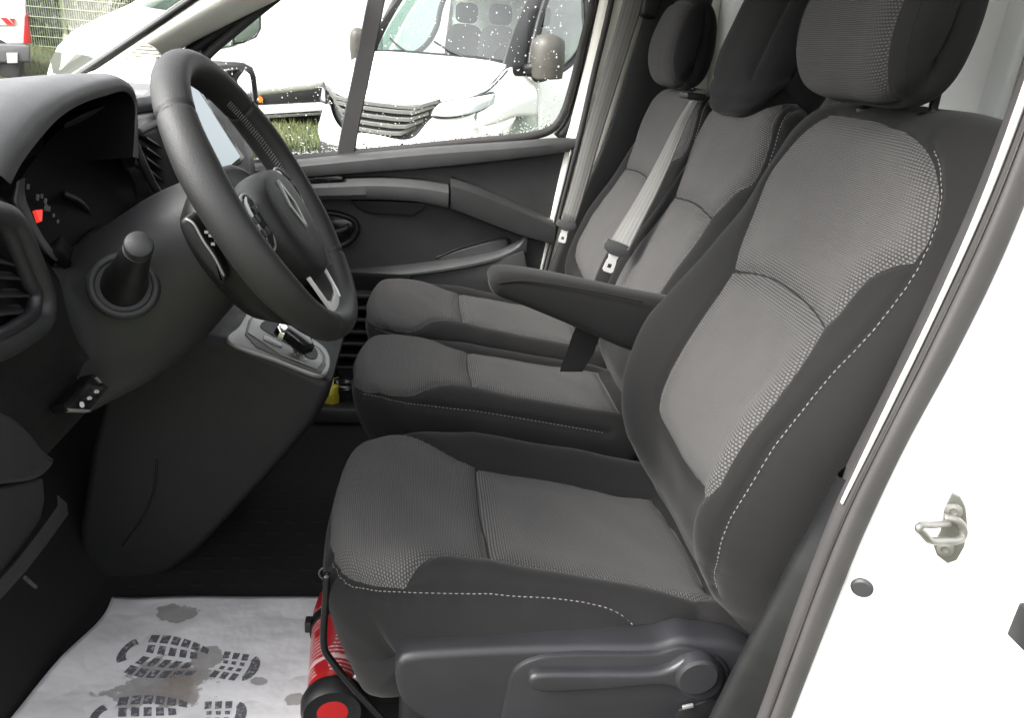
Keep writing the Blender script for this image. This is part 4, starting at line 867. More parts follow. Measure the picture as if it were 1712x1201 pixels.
prism('selector_gate', sm([G(*q, .0115) for q in [(436, 547), (441, 537), (453, 535), (472, 542), (488, 552), (512, 570), (529, 584), (530, 598), (520, 600), (490, 580), (455, 560)]]), tuple(-gn*.003), M['black'], GB, bev=.0005, seg=1)
prism('park_button', [G(*q, .0135) for q in [(441, 561), (446, 561), (470, 574), (472, 579), (466, 579), (441, 567)]], tuple(-gn*.003), M['silver'], GB, bev=.001)
LV = thing('gear_selector', 'short black and chrome gear selector lever on the silver console plate', 'gear lever')
q0, q1 = G(505, 584, .01), G(492, 572, .045)
tube('lever_stem', [q0, q1, q1+np.array([-.01, 0, .02])], [.012, .011, .010], M['gloss_black'], LV, samples=12)
prism('lever_knob', [G(*q, .052) for q in [(458, 560), (464, 552), (476, 553), (492, 564), (515, 580), (520, 592), (508, 596), (490, 584), (472, 570)]], tuple(gn*.022), M['gloss_black'], LV, bev=.006, seg=3)
prism('lever_trim', [G(*q, .056) for q in [(456, 561), (462, 552), (472, 553), (477, 562), (470, 572), (462, 569)]], tuple(gn*.02), M['chrome'], LV, bev=.004, seg=3)
for k, ch in enumerate('RND'):
    pass
for px, py in ((489, 589), (493, 593), (498, 591), (503, 597), (507, 595), (511, 601)):
    box('gear_letter', G(px, py, .0125), (.0035, .0025, .0006), M['panel_white'], GB, bev=0, rot=basis(*(lambda e: (e/np.linalg.norm(e), np.cross(gn, e/np.linalg.norm(e)), gn))(np.cross([0, 1., 0], gn))))

# ------------------------------------------------------------------ steering wheel
SW = thing('steering_wheel', 'black leather steering wheel with chrome-edged lower spoke', 'steering wheel')
R0 = .178
def wp(ang, r=R0, lift=0.0): return WC+(math.cos(ang)*eU+math.sin(ang)*eY)*r+axis*lift     # angle 0 = top, positive towards the passenger
V, UV = [], []
NA, NB = 480, 24
for i in range(NA):
    a = 2*math.pi*i/NA; c = wp(a); rad = (c-WC)/np.linalg.norm(c-WC)
    low = max(0, -math.cos(a)); grip = math.exp(-((abs(math.sin(a))-.93)/.1)**2)*.0015
    for j in range(NB):
        b = 2*math.pi*j/NB; rr = .0198+grip
        seam = .0026*max(math.exp(-((a-d)/.014)**2) for d in (.87, 2*math.pi-.78, 2.32, 2*math.pi-2.64))
        V.append(c+rad*math.cos(b)*(rr-seam)*.92+axis*math.sin(b)*(rr-seam)*1.08)
mesh_obj('rim', V, grid_faces(NA, NB, True, True), M['leather'], SW)
# baseball stitching on the inner edge of both side grips
V, F = [], []
for s_ in (1, -1):
    for k in range(72):
        a = s_*(.68+k*(1.82/72)); c = wp(a); rad = (c-WC)/R0; t = np.cross(axis, rad); b0 = len(V)
        for w_, h_ in ((-.0042, -.0015), (.0042, .0015)):
            p0 = c-rad*.0192+axis*w_+t*h_
            V += [p0+t*.0006, p0-rad*.0009, p0-t*.0006]
        F += [(b0, b0+1, b0+4, b0+3), (b0+1, b0+2, b0+5, b0+4), (b0, b0+2, b0+1), (b0+3, b0+4, b0+5)]
stuff(mesh_obj('rim_stitching', V, F, M['thread'], SW))
# hub: rounded airbag cover in stacked sections along the axis
HC = WC-eU*.030
def ring(pts2, lift, sc=1.0, n=56):
    p = smooth_line(pts2, n, closed=True); return [HC+eY*x*sc+eU*y*sc+axis*lift for x, y in p]
hub = [(0, .066), (.045, .062), (.078, .046), (.09, .016), (.086, -.02), (.066, -.058), (.03, -.082), (0, -.086), (-.03, -.082), (-.066, -.058), (-.086, -.02), (-.09, .016), (-.078, .046), (-.045, .062)]
HB = loft('hub_cover', [ring(hub, l, s_) for l, s_ in ((-.05, .80), (-.04, .95), (-.01, 1.0), (.008, .98), (.018, .92), (.022, .82), (.024, .6), (.0245, .2))], M['plastic'], SW)
loft('hub_back', [ring(hub, l, s_) for l, s_ in ((-.085, .9), (-.08, 1.15), (-.05, 1.42), (-.028, 1.36), (-.022, 1.2))], M['black'], SW)
M['silver_dark2'] = plain('emblem_metal', (.22, .22, .21), .3, .6)
# emblem: two slim interlocking diamonds
for s_ in (-1, 1):
    o = [(0, .034), (.013*s_, 0.0), (0, -.034), (-.004*s_, -.026), (.0075*s_, 0.0), (-.004*s_, .026)]
    prism('emblem', [HC+eY*(x+s_*.004)+eU*(y+.012)+axis*.0235 for x, y in o], tuple(axis*.003), M['silver_dark2'], HB, bev=.0005, seg=1)
PDL = thing('audio_stalk', 'black remote control stalk behind the near side of the steering wheel rim', 'stalk')
a0, a1 = P(318, 366, .845), P(378, 470, .80)
prism('stalk_body', sm([P(*q, .835) for q in [(300, 372), (312, 362), (322, 366), (340, 395), (362, 425), (378, 462), (372, 476), (350, 455), (322, 420), (306, 395)]]), (0, .03, 0), M['black'], PDL, bev=.005, seg=3)
tube('stalk_edge', [P(310, 366, .832), P(322, 372, .830), P(340, 402, .828), P(360, 432, .828), P(375, 462, .83)], .0016, M['silver'], PDL, n=6, samples=30)
for q in ((345, 388), (352, 394), (362, 402), (356, 408)): box('stalk_icon', P(*q, .828), (.004, .001, .003), M['silver'], PDL, bev=0)
# three spokes: left, right, lower
def spoke(name, a, w0, w1, mat, lift=-.012, th=.022, r_in=.06):
    S = []
    d = math.cos(a)*eU+math.sin(a)*eY; t = np.cross(axis, d)
    for k in np.linspace(0, 1, 8):
        c = WC+d*(r_in+(R0-.012-r_in)*k)+axis*(lift-.006*math.sin(k*math.pi)); w = w0+(w1-w0)*k; sec = []
        for b in np.linspace(0, 2*math.pi, 16, endpoint=False):
            sec.append(c+t*w*np.sign(math.cos(b))*abs(math.cos(b))**.6+axis*th/2*np.sign(math.sin(b))*abs(math.sin(b))**.6)
        S.append(sec)
    return loft(name, S, mat, SW)
for s_ in (1, -1):
    SP = spoke('side_spoke', s_*1.66, .034, .026, M['black'])
    d = math.cos(s_*1.66)*eU+math.sin(s_*1.66)*eY; t = np.cross(axis, d)*s_
    kp = [(.082, -.024), (.09, .022), (.108, .030), (.138, .024), (.15, .006), (.146, -.014), (.12, -.03), (.095, -.032)]
    K = prism('button_pad', [WC+d*r+t*q*-1+axis*.002 for r, q in kp], tuple(axis*.006), M['gloss_black'], SP, bev=.002)
    tube('button_pad_trim', [WC+d*r*1.01+t*q*-1.06+axis*.006 for r, q in kp], .0018, M['silver'], SP, n=8, samples=50, closed=True)
    for r, q in ((.104, .012), (.122, .010), (.112, -.006), (.128, -.008), (.100, -.014)):
        box('button', WC+d*r-t*q+axis*.009, (.009, .009, .003), M['plastic_mid'], SP, bev=.001, rot=basis(d, np.cross(axis, d), axis))
LS = spoke('lower_spoke', math.pi, .046, .036, M['black'], r_in=.07)
dn = -eU
bz = [(-.05, .088), (-.040, .150), (-.028, .166), (.028, .166), (.040, .150), (.05, .088)]
for k in range(len(bz)-1):
    if k in (1, 2, 3):
        pass
o = [(-.052, .086), (-.040, .152), (-.026, .168), (.026, .168), (.040, .152), (.052, .086), (.0488, .086), (.0375, .149), (.025, .164), (-.025, .164), (-.0375, .149), (-.0488, .086)]
prism('spoke_chrome', [WC+eY*x+dn*y+axis*.001 for x, y in o], tuple(axis*.006), M['tongue'], LS, bev=.0012, seg=2)  # frame and foot: bright chrome reflection put into the pale steel colour
prism('spoke_chrome_foot', [WC+eY*x+dn*y+axis*.001 for x, y in [(-.034, .140), (-.026, .166), (.026, .166), (.034, .140), (.02, .148), (-.02, .148)]], tuple(axis*.0045), M['tongue'], LS, bev=.001, seg=2)
prism('spoke_inset', [WC+eY*x+dn*y+axis*.0015 for x, y in [(-.044, .088), (-.034, .138), (-.02, .146), (.02, .146), (.034, .138), (.044, .088)]], tuple(axis*.003), M['gloss_black'], LS, bev=.001, seg=1)

# ------------------------------------------------------------------ things lying in the cab
def paper_mat():
    t = NT('protective_paper'); v = t.obj(); sp = t.new('ShaderNodeSeparateXYZ'); t.set(sp.inputs[0], v)
    wob = t.noise(9, 4, v, out=1)
    def spot(cx, cy, rx, ry, edge=.12):
        dx = t.math('DIVIDE', t.math('SUBTRACT', sp.outputs[0], cx), rx); dy = t.math('DIVIDE', t.math('SUBTRACT', sp.outputs[1], cy), ry)
        d = t.math('SQRT', t.math('ADD', t.math('MULTIPLY', dx, dx), t.math('MULTIPLY', dy, dy)))
        d = t.math('ADD', d, t.math('MULTIPLY', t.math('SUBTRACT', t.noise(26, 4, v, .6), .5), 2.2)); return t.ramp(d, 1.0, 1.0-edge)
    c = [PZ(268, 1152, 0), PZ(300, 1030, 0), PZ(275, 1048, 0), PZ(300, 1155, 0), PZ(345, 1105, 0), PZ(432, 1145, 0), PZ(492, 1175, 0)]
    st = t.math('MAXIMUM', t.math('MAXIMUM', spot(c[0][0], c[0][1], .085, .055), spot(c[1][0], c[1][1], .040, .026)), t.math('MAXIMUM', spot(c[4][0], c[4][1], .035, .03), t.math('MAXIMUM', spot(c[5][0], c[5][1], .016, .009), spot(c[6][0], c[6][1], .018, .012))))
    br = spot(c[3][0], c[3][1], .04, .05, .6)
    col = t.mix(st, (.60, .59, .60, 1), (.30, .29, .285, 1)); col = t.mix(t.math('MULTIPLY', br, .7), col, (.20, .165, .14, 1))
    dots = t.ramp(t.vor(70, v), .035, .02); col = t.mix(t.math('MULTIPLY', dots, t.ramp(t.noise(6, 2, v), .52, .6)), col, (.10, .08, .07, 1))
    t.base(col); t.rough(.75)
    t.bump(t.math('ADD', t.math('ABSOLUTE', t.math('SUBTRACT', t.noise(4, 3, v), .5)), t.math('MULTIPLY', t.noise(13, 3, v), .35)), .6, .03); return t.m
M['paper'] = paper_mat()
PM = thing('paper_floor_mat', 'white paper floor mat printed with grey boot soles and muddy stains', 'paper mat')
lf = smooth_line([PZ(*q, .006) for q in [(188, 1000), (178, 1028), (160, 1055), (135, 1082), (110, 1108), (75, 1148), (45, 1185), (15, 1225), (-30, 1290)]], 40)
V, UV = [], []
for i, p in enumerate(lf):
    R_ = np.array([-.135-.0*i, p[1]+np.interp(i, [0, 39], [-.008, 0]), .006])
    for j in range(50):
        u = j/49; q = p*(1-u)+R_*u
        z = .006+.016*math.exp(-u*9)*math.sin(min(1, i/30)*math.pi*.5)+.004*(math.sin(q[0]*23+2*math.sin(q[1]*9))*math.sin(q[1]*19+q[0]*7)+1)*math.exp(-u*2.2)
        V.append((q[0], q[1], z))
o = mesh_obj('paper_sheet', V, grid_faces(40, 50), M['paper'], PM); m = o.modifiers.new('s', 'SOLIDIFY'); m.thickness = .0006; m.offset = -1
def ink():
    t = NT('print_ink'); v = t.obj(); n = t.noise(130, 4, v); t.base(t.mix(t.ramp(n, .52, .70), (.085, .086, .098, 1), (.34, .34, .35, 1))); t.rough(.8); return t.m
M['ink'] = ink()
def zpaper(x, y):
    k = np.array(V); i = np.argmin((k[:, 0]-x)**2+(k[:, 1]-y)**2); return k[i, 2]
PV = list(V)
def boot_print(toe, heel, flip, upto=1.0):
    """ink lugs of one sole, laid a hair above the sheet"""
    a, b = np.array(toe[:2]), np.array(heel[:2]); L = np.linalg.norm(b-a); ex = (b-a)/L; ey = np.array([-ex[1], ex[0]])*flip
    VV, FF = [], []
    arr = np.array(PV)
    def poly(pts):
        k = len(VV)
        for u, v_ in pts:
            q = a+ex*u*L+ey*v_*L; i = np.argmin((arr[:, 0]-q[0])**2+(arr[:, 1]-q[1])**2); VV.append((q[0], q[1], arr[i, 2]+.0012))
        FF.append(tuple(range(k, k+len(pts))))
    def hw(u): return np.interp(u, [0, .04, .12, .25, .4, .52, .62], [.03, .11, .165, .185, .17, .14, .10])
    # toe crescent
    n = 9; ou = [(.055-.055*math.cos(t)*1, .12*math.sin(t)) for t in np.linspace(-1.35, 1.35, n)]; inn = [(.10-.05*math.cos(t), .075*math.sin(t)) for t in np.linspace(-1.35, 1.35, n)]
    for k in range(n-1): poly([ou[k], ou[k+1], inn[k+1], inn[k]])
    for s_ in (1, -1):
        for k in range(6):
            u0 = .125+k*.080; u1 = u0+.060; poly([(u0, s_*hw(u0)*1.08), (u1, s_*hw(u1)*1.08), (u1+.010, s_*hw(u1)*.66), (u0+.010, s_*hw(u0)*.66)])
        for k in range(5):
            u0 = .15+k*.080; u1 = u0+.052; poly([(u0, s_*hw(u0)*.52), (u1, s_*hw(u1)*.52), (u1+.022, s_*.018), (u0+.022, s_*.018)])
    for s_ in (1, -1):
        for k in range(3):
            u0 = .70+k*.068; poly([(u0, s_*.122), (u0+.046, s_*.125), (u0+.055, s_*.065), (u0+.012, s_*.06)])
        for k in range(3):
            u0 = .73+k*.06; poly([(u0, s_*.042), (u0+.034, s_*.044), (u0+.04, s_*.012), (u0+.008, s_*.012)])
    ou = [(.92+.08*math.cos(t), .118*math.sin(t)) for t in np.linspace(-1.4, 1.4, n)]; inn = [(.915+.012*math.cos(t), .075*math.sin(t)) for t in np.linspace(-1.4, 1.4, n)]
    for k in range(n-1): poly([ou[k], ou[k+1], inn[k+1], inn[k]])
    return stuff(mesh_obj('boot_print', VV, FF, M['ink'], PM, smooth=False))
boot_print(PZ(203, 1092, .006), PZ(432, 1122, .006), 1)
boot_print(PZ(150, 1208, .006), PZ(412, 1198, .006), 1)
# fire extinguisher lying under the front of the seat
FE = thing('fire_extinguisher', 'small red fire extinguisher lying under the front of the driver seat', 'fire extinguisher')
e0, e1 = PZ(556, 1190, .085), PZ(563, 990, .085); ea = (e1-e0); eL = np.linalg.norm(ea); ea /= eL
def label_print():
    t = NT('extinguisher_label'); uv = t.uv(); sp = t.new('ShaderNodeSeparateXYZ'); t.set(sp.inputs[0], uv)
    ln = t.math('FRACT', t.math('MULTIPLY', sp.outputs[1], 30)); row = t.math('LESS_THAN', ln, .45)
    wd_ = t.new('ShaderNodeTexNoise', noise_dimensions='2D'); mp = t.new('ShaderNodeMapping'); t.set(mp.inputs['Vector'], uv); mp.inputs['Scale'].default_value = (160, 30, 1); t.set(wd_.inputs['Vector'], mp.outputs[0]); wd_.inputs['Scale'].default_value = 1.0
    txt = t.math('MULTIPLY', row, t.math('GREATER_THAN', wd_.outputs[0], .46)); blk = t.math('GREATER_THAN', t.noise(3.2, 0, uv), .44)
    band = t.math('LESS_THAN', t.math('ABSOLUTE', t.math('SUBTRACT', sp.outputs[1], .12)), .015)
    t.base(t.mix(t.math('MAXIMUM', t.math('MULTIPLY', txt, blk), band), (.26, .010, .014, 1), (.50, .36, .35, 1))); t.rough(.3); return t.m
M['ext_label'] = label_print(); M['ext_red'] = plain('extinguisher_red', (.26, .010, .010), .35)
def cyl_uv(name, r, h0, h1, mat, parent, n=48):
    e_1 = np.cross(ea, [0, 0, 1.0]); e_1 /= np.linalg.norm(e_1); e_2 = np.cross(ea, e_1); V_, U_ = [], []
    for i in range(2):
        for k in range(n+1):
            a = 2*math.pi*k/n; V_.append(e0+ea*(h0, h1)[i]+(e_1*math.cos(a)+e_2*math.sin(a))*r); U_.append((k/n*2, i*(h1-h0)/.25))
    return mesh_obj(name, V_, grid_faces(2, n+1), mat, parent, uv=U_)
lathe('cylinder', [(0, .005), (.030, .005), (.038, .02), (.0405, .03), (.0405, eL*.80), (.034, eL*.92), (.016, eL), (.014, eL+.03), (0, eL+.03)], e0, ea, M['ext_red'], FE, 48)
cyl_uv('label', .0412, .045, eL*.78, M['ext_label'], FE)
lathe('foot_ring', [(.036, -.004), (.044, -.006), (.049, .002), (.050, .018), (.046, .028), (.040, .028), (.036, .01)], e0, ea, M['black'], FE, 48)
lathe('base_disc', [(.0005, -.0042), (.012, -.0042), (.024, -.004), (.031, -.003), (.035, .002), (.001, .004)], e0, ea, M['ext_red'], FE, 40)
lathe('strap', [(.0418, 0), (.0445, 0), (.0445, .022), (.0418, .022)], e0+ea*eL*.62, ea, M['black'], FE, 48)
box('strap_clip', e0+ea*(eL*.62+.01)+np.array([-.046, -.004, .012]), (.012, .02, .022), M['black'], FE, bev=.002)
lathe('valve', [(0, 0), (.012, 0), (.014, .012), (.02, .018), (.02, .03), (.008, .036), (0, .036)], e0+ea*(eL+.012), ea, M['steel'], FE, 20)
tube('safety_pin', [e0+ea*(eL+.03)+np.array([-.02+.014*math.cos(a), 0, .02+.014*math.sin(a)]) for a in np.linspace(0, 6.28, 12)[:-1]], .002, M['steel'], FE, n=8, samples=30, closed=True)
box('extinguisher_bracket', e0+ea*eL*.5+np.array([.01, 0, -.058]), (.07, .22, .03), M['black'], FE, bev=.004)
tube('pin_cord', [P(593, 1128, .87), P(604, 1136, .87), P(612, 1142, .875)], .006, M['steel'], FE, samples=10)
# packet in the passenger footwell
BG = thing('tool_packet', 'small yellow and black plastic packet on the floor beyond the console', 'packet')
M['yellow'] = plain('yellow_film', (.50, .42, .03), .35); M['black_film'] = plain('black_film', (.012, .012, .013), .18)
def lump(name, c, s, mat, parent, seed, n=22, rough=1.0):
    r = np.random.default_rng(seed); V_ = []; ph = r.random(6)*6
    for i in range(n):
        th = math.pi*i/(n-1)
        for j in range(n):
            f = 2*math.pi*j/n; x, y, z = math.sin(th)*math.cos(f), math.sin(th)*math.sin(f), math.cos(th)
            x, y, z = [np.sign(q)*abs(q)**.55 for q in (x, y, z)]
            k = 1+rough*(.10*math.sin(5*x+ph[0])*math.sin(6*y+ph[1])+.06*math.sin(11*y+ph[2]+3*z))
            V_.append((c[0]+s[0]*x*k, c[1]+s[1]*y*k, c[2]+s[2]*z*k))
    return mesh_obj(name, V_, grid_faces(n, n, True), mat, parent)
b0 = PZ(552, 662, .06); b1 = PZ(582, 655, .06)
lump('yellow_end', b0, (.032, .05, .05), M['yellow'], BG, 3); lump('black_bag', b1, (.05, .07, .055), M['black_film'], BG, 5)
box('footwell_blocking_plate', P(600, 560, 2.33), (.34, .02, .42), M['matt_black'], VAN, bev=.01)  # added black plate, blocks stray brightness showing between the slats
for k in range(7):
    box('footwell_vent_slat', P(600, 492+k*20, 2.28), (.16, .05, .012), M['plastic_mid'], VAN, bev=.003)
box('footwell_step', PZ(570, 685, .03)+np.array([.02, 0, 0]), (.22, .10, .05), M['plastic_mid'], VAN, bev=.01)

# ------------------------------------------------------------------ outside: wet grass yard, parked vans, mesh fence
GZ = -.55
def gz(x, y): 
    t = min(1, max(0, (-x-3.0)/7.0)); u = min(1, max(0, (y-3.5)/2.5)); return GZ+.95*(t*t*(3-2*t))+.15*u*u*(3-2*u)
def grass_mat():
    t = NT('yard_grass'); v = t.obj(); n = t.noise(1.2, 6, v); n2 = t.noise(14, 5, v, .7)
    c = t.mix(t.ramp(n, .35, .65), (.055, .075, .018, 1), (.12, .11, .04, 1)); t.base(t.mix(t.ramp(n2, .3, .75), (.03, .045, .012, 1), c)); t.rough(.9)
    t.bump(n2, .8, .06); return t.m
M['grass'] = grass_mat()
gx = np.concatenate([np.linspace(-200, -24, 8), np.linspace(-20, 6, 40), np.linspace(10, 200, 8)]); gy = np.concatenate([np.linspace(-60, -2, 6), np.linspace(0, 40, 30), np.linspace(50, 300, 8)])
V = [(x, y, gz(x, y)) for y in gy for x in gx]
g = mesh_obj('grass_ground', V, grid_faces(len(gy), len(gx)), M['grass']); structure(g)
# grass blades where the ground can be seen
V, F = [], []
for k in range(16000):
    if k % 3: x, y = -5+rng.random()*5.5, 4+rng.random()*13
    else: x, y = -13+rng.random()*9, 6+rng.random()*14
    h = .05+.10*rng.random(); a = rng.random()*6.28; w = .006+.006*rng.random(); b = len(V); z = gz(x, y); lx, ly = (rng.random()-.5)*.1, (rng.random()-.5)*.1
    V += [(x-w*math.cos(a), y-w*math.sin(a), z-.01), (x+w*math.cos(a), y+w*math.sin(a), z-.01), (x+lx, y+ly, z+h)]; F.append((b, b+1, b+2))
M['blade'] = plain('grass_blade', (.09, .11, .03), .7)
stuff(mesh_obj('grass', V, F, M['blade'], None, smooth=False))['label'] = 'wet grass between the parked vans'

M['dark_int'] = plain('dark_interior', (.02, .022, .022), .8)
M['lamp_glass'] = plain('headlamp_lens', (.55, .58, .60), .08, 0, Coat_Weight=1.0)
M['lamp_dull'] = plain('dull_headlamp', (.16, .17, .15), .25)
M['grille'] = plastic('grille_plastic', (.09, .09, .085), .5, 300, .1)
M['tyre'] = plastic('tyre_rubber', (.016, .016, .016), .8, 200, .2)
M['orange'] = plain('amber_lens', (.7, .18, .02), .2)
M['red_lens'] = plain('tail_lamp_lens', (.45, .02, .02), .15)
M['mirror_cap'] = plastic('mirror_cap_grey', (.045, .042, .036), .5, 300, .1)

# --- van facing us behind the window
IV = thing('parked_van', 'white van facing the passenger window, with slatted grille and wipers', 'van', 'white vans parked outside')
OI = np.array([-.40, 7.0, GZ+.15]); aI = math.radians(39); kI = .96
def TI(x, y, z):
    x, y, z = x*kI, y*kI, z*kI; return OI+np.array([x*math.cos(aI)+y*math.sin(aI), -x*math.sin(aI)+y*math.cos(aI), z])
def net(name, rows, mat, nu=20, nv=16, thick=0, parent=IV, off=1): return patch(name, [[TI(*p) for p in r] for r in rows], mat, parent, nu, nv, thick, off=off)
def mir(row): return [(-x, y, z) for x, y, z in row[::-1] if x > 0]+row
# nose: bonnet and front wrap
bon = [[(0, .0, 1.03), (.35, .02, 1.04), (.62, .08, 1.08), (.86, .22, 1.13)], [(0, .10, 1.16), (.4, .12, 1.16), (.68, .20, 1.17), (.90, .36, 1.18)], [(0, .40, 1.33), (.4, .42, 1.33), (.7, .46, 1.31), (.90, .55, 1.28)], [(0, .78, 1.45), (.4, .79, 1.45), (.7, .80, 1.44), (.88, .80, 1.42)]]
net('bonnet', [mir(r) for r in bon], M['white'], 40, 24, .03)
bum = [[(0, .02, .30), (.5, .04, .30), (.85, .2, .30), (1.0, .55, .30)], [(0, -.06, .45), (.5, -.04, .45), (.88, .14, .45), (1.0, .55, .45)]]
net('lower_bumper', [mir(r) for r in bum]+[mir([(0, -.06, .58), (.5, -.03, .58), (.88, .15, .58), (1.0, .55, .58)]), mir([(0, -.03, .62), (.5, .0, .62), (.88, .18, .62), (1.0, .55, .62)])], M['plastic'], 40, 20, .03, off=-1)
ub = [[(0, -.05, .60), (.5, -.02, .60), (.88, .16, .60), (1.0, .52, .60)], [(0, -.07, .68), (.5, -.04, .68), (.90, .15, .70), (1.01, .52, .72)], [(0, -.05, .74), (.42, -.03, .74), (.66, .03, .92), (.93, .25, 1.0)], [(0, -.02, .765), (.43, .0, .77), (.66, .05, .99), (.93, .28, 1.05)]]
net('upper_bumper', [mir(r) for r in ub], M['white'], 48, 20, .03, off=-1)
net('grille_back', [mir([(0, .06, .74), (.4, .07, .74), (.66, .12, .86)]), mir([(0, .06, 1.05), (.4, .07, 1.06), (.7, .15, 1.10)])], M['dark_int'], 20, 6, .02)
for k, (z, xe) in enumerate([(.79, .44), (.855, .52), (.92, .58), (.985, .64), (1.03, .68)]):
    line = mir([(0, -.045, z), (xe*.45, -.035, z+.002), (xe*.72, -.015, z+.012), (xe, .055, z+.085)])
    loft('grille_bar', [[TI(x, y+.03, zz-.02), TI(x, y, zz-.016), TI(x, y-.004, zz+.010), TI(x, y+.006, zz+.018), TI(x, y+.03, zz+.018)] for x, y, zz in line], M['grille'], IV, smooth=False)
for s_ in (1, -1):
    hl = [[(s_*.64, .05, .99), (s_*.78, .12, .99), (s_*.90, .26, 1.03), (s_*.965, .50, 1.12)], [(s_*.66, .06, 1.04), (s_*.78, .13, 1.06), (s_*.91, .28, 1.10), (s_*.97, .50, 1.16)], [(s_*.70, .10, 1.09), (s_*.78, .15, 1.12), (s_*.90, .30, 1.16), (s_*.965, .52, 1.20)]]
    hl = [[(x, y-.03, z) for x, y, z in r] for r in hl]
    H_ = net('headlight', hl, M['lamp_glass'], 16, 10, .02)
    tube('headlight_rim', [TI(*p) for p in (hl[0]+hl[1][-1:]+hl[2][::-1]+hl[1][:1])], .013, M['dark_int'], H_, n=6, samples=60, closed=True)
    for q in (.76, .86): 
        c = TI(s_*q, .14 if q < .8 else .23, 1.06 if q < .8 else 1.09); lump('lamp_bulb', c, (.03, .02, .018), M['grille'], H_, 2, 10)
for s_ in (1, -1): tube('bonnet_gap', [TI(s_*x, y-.035, z) for x, y, z in [(.66, .07, 1.085), (.78, .15, 1.125), (.88, .27, 1.155), (.925, .45, 1.21), (.93, .62, 1.30), (.915, .80, 1.40)]], .007, M['dark_int'], IV, n=6, samples=30)
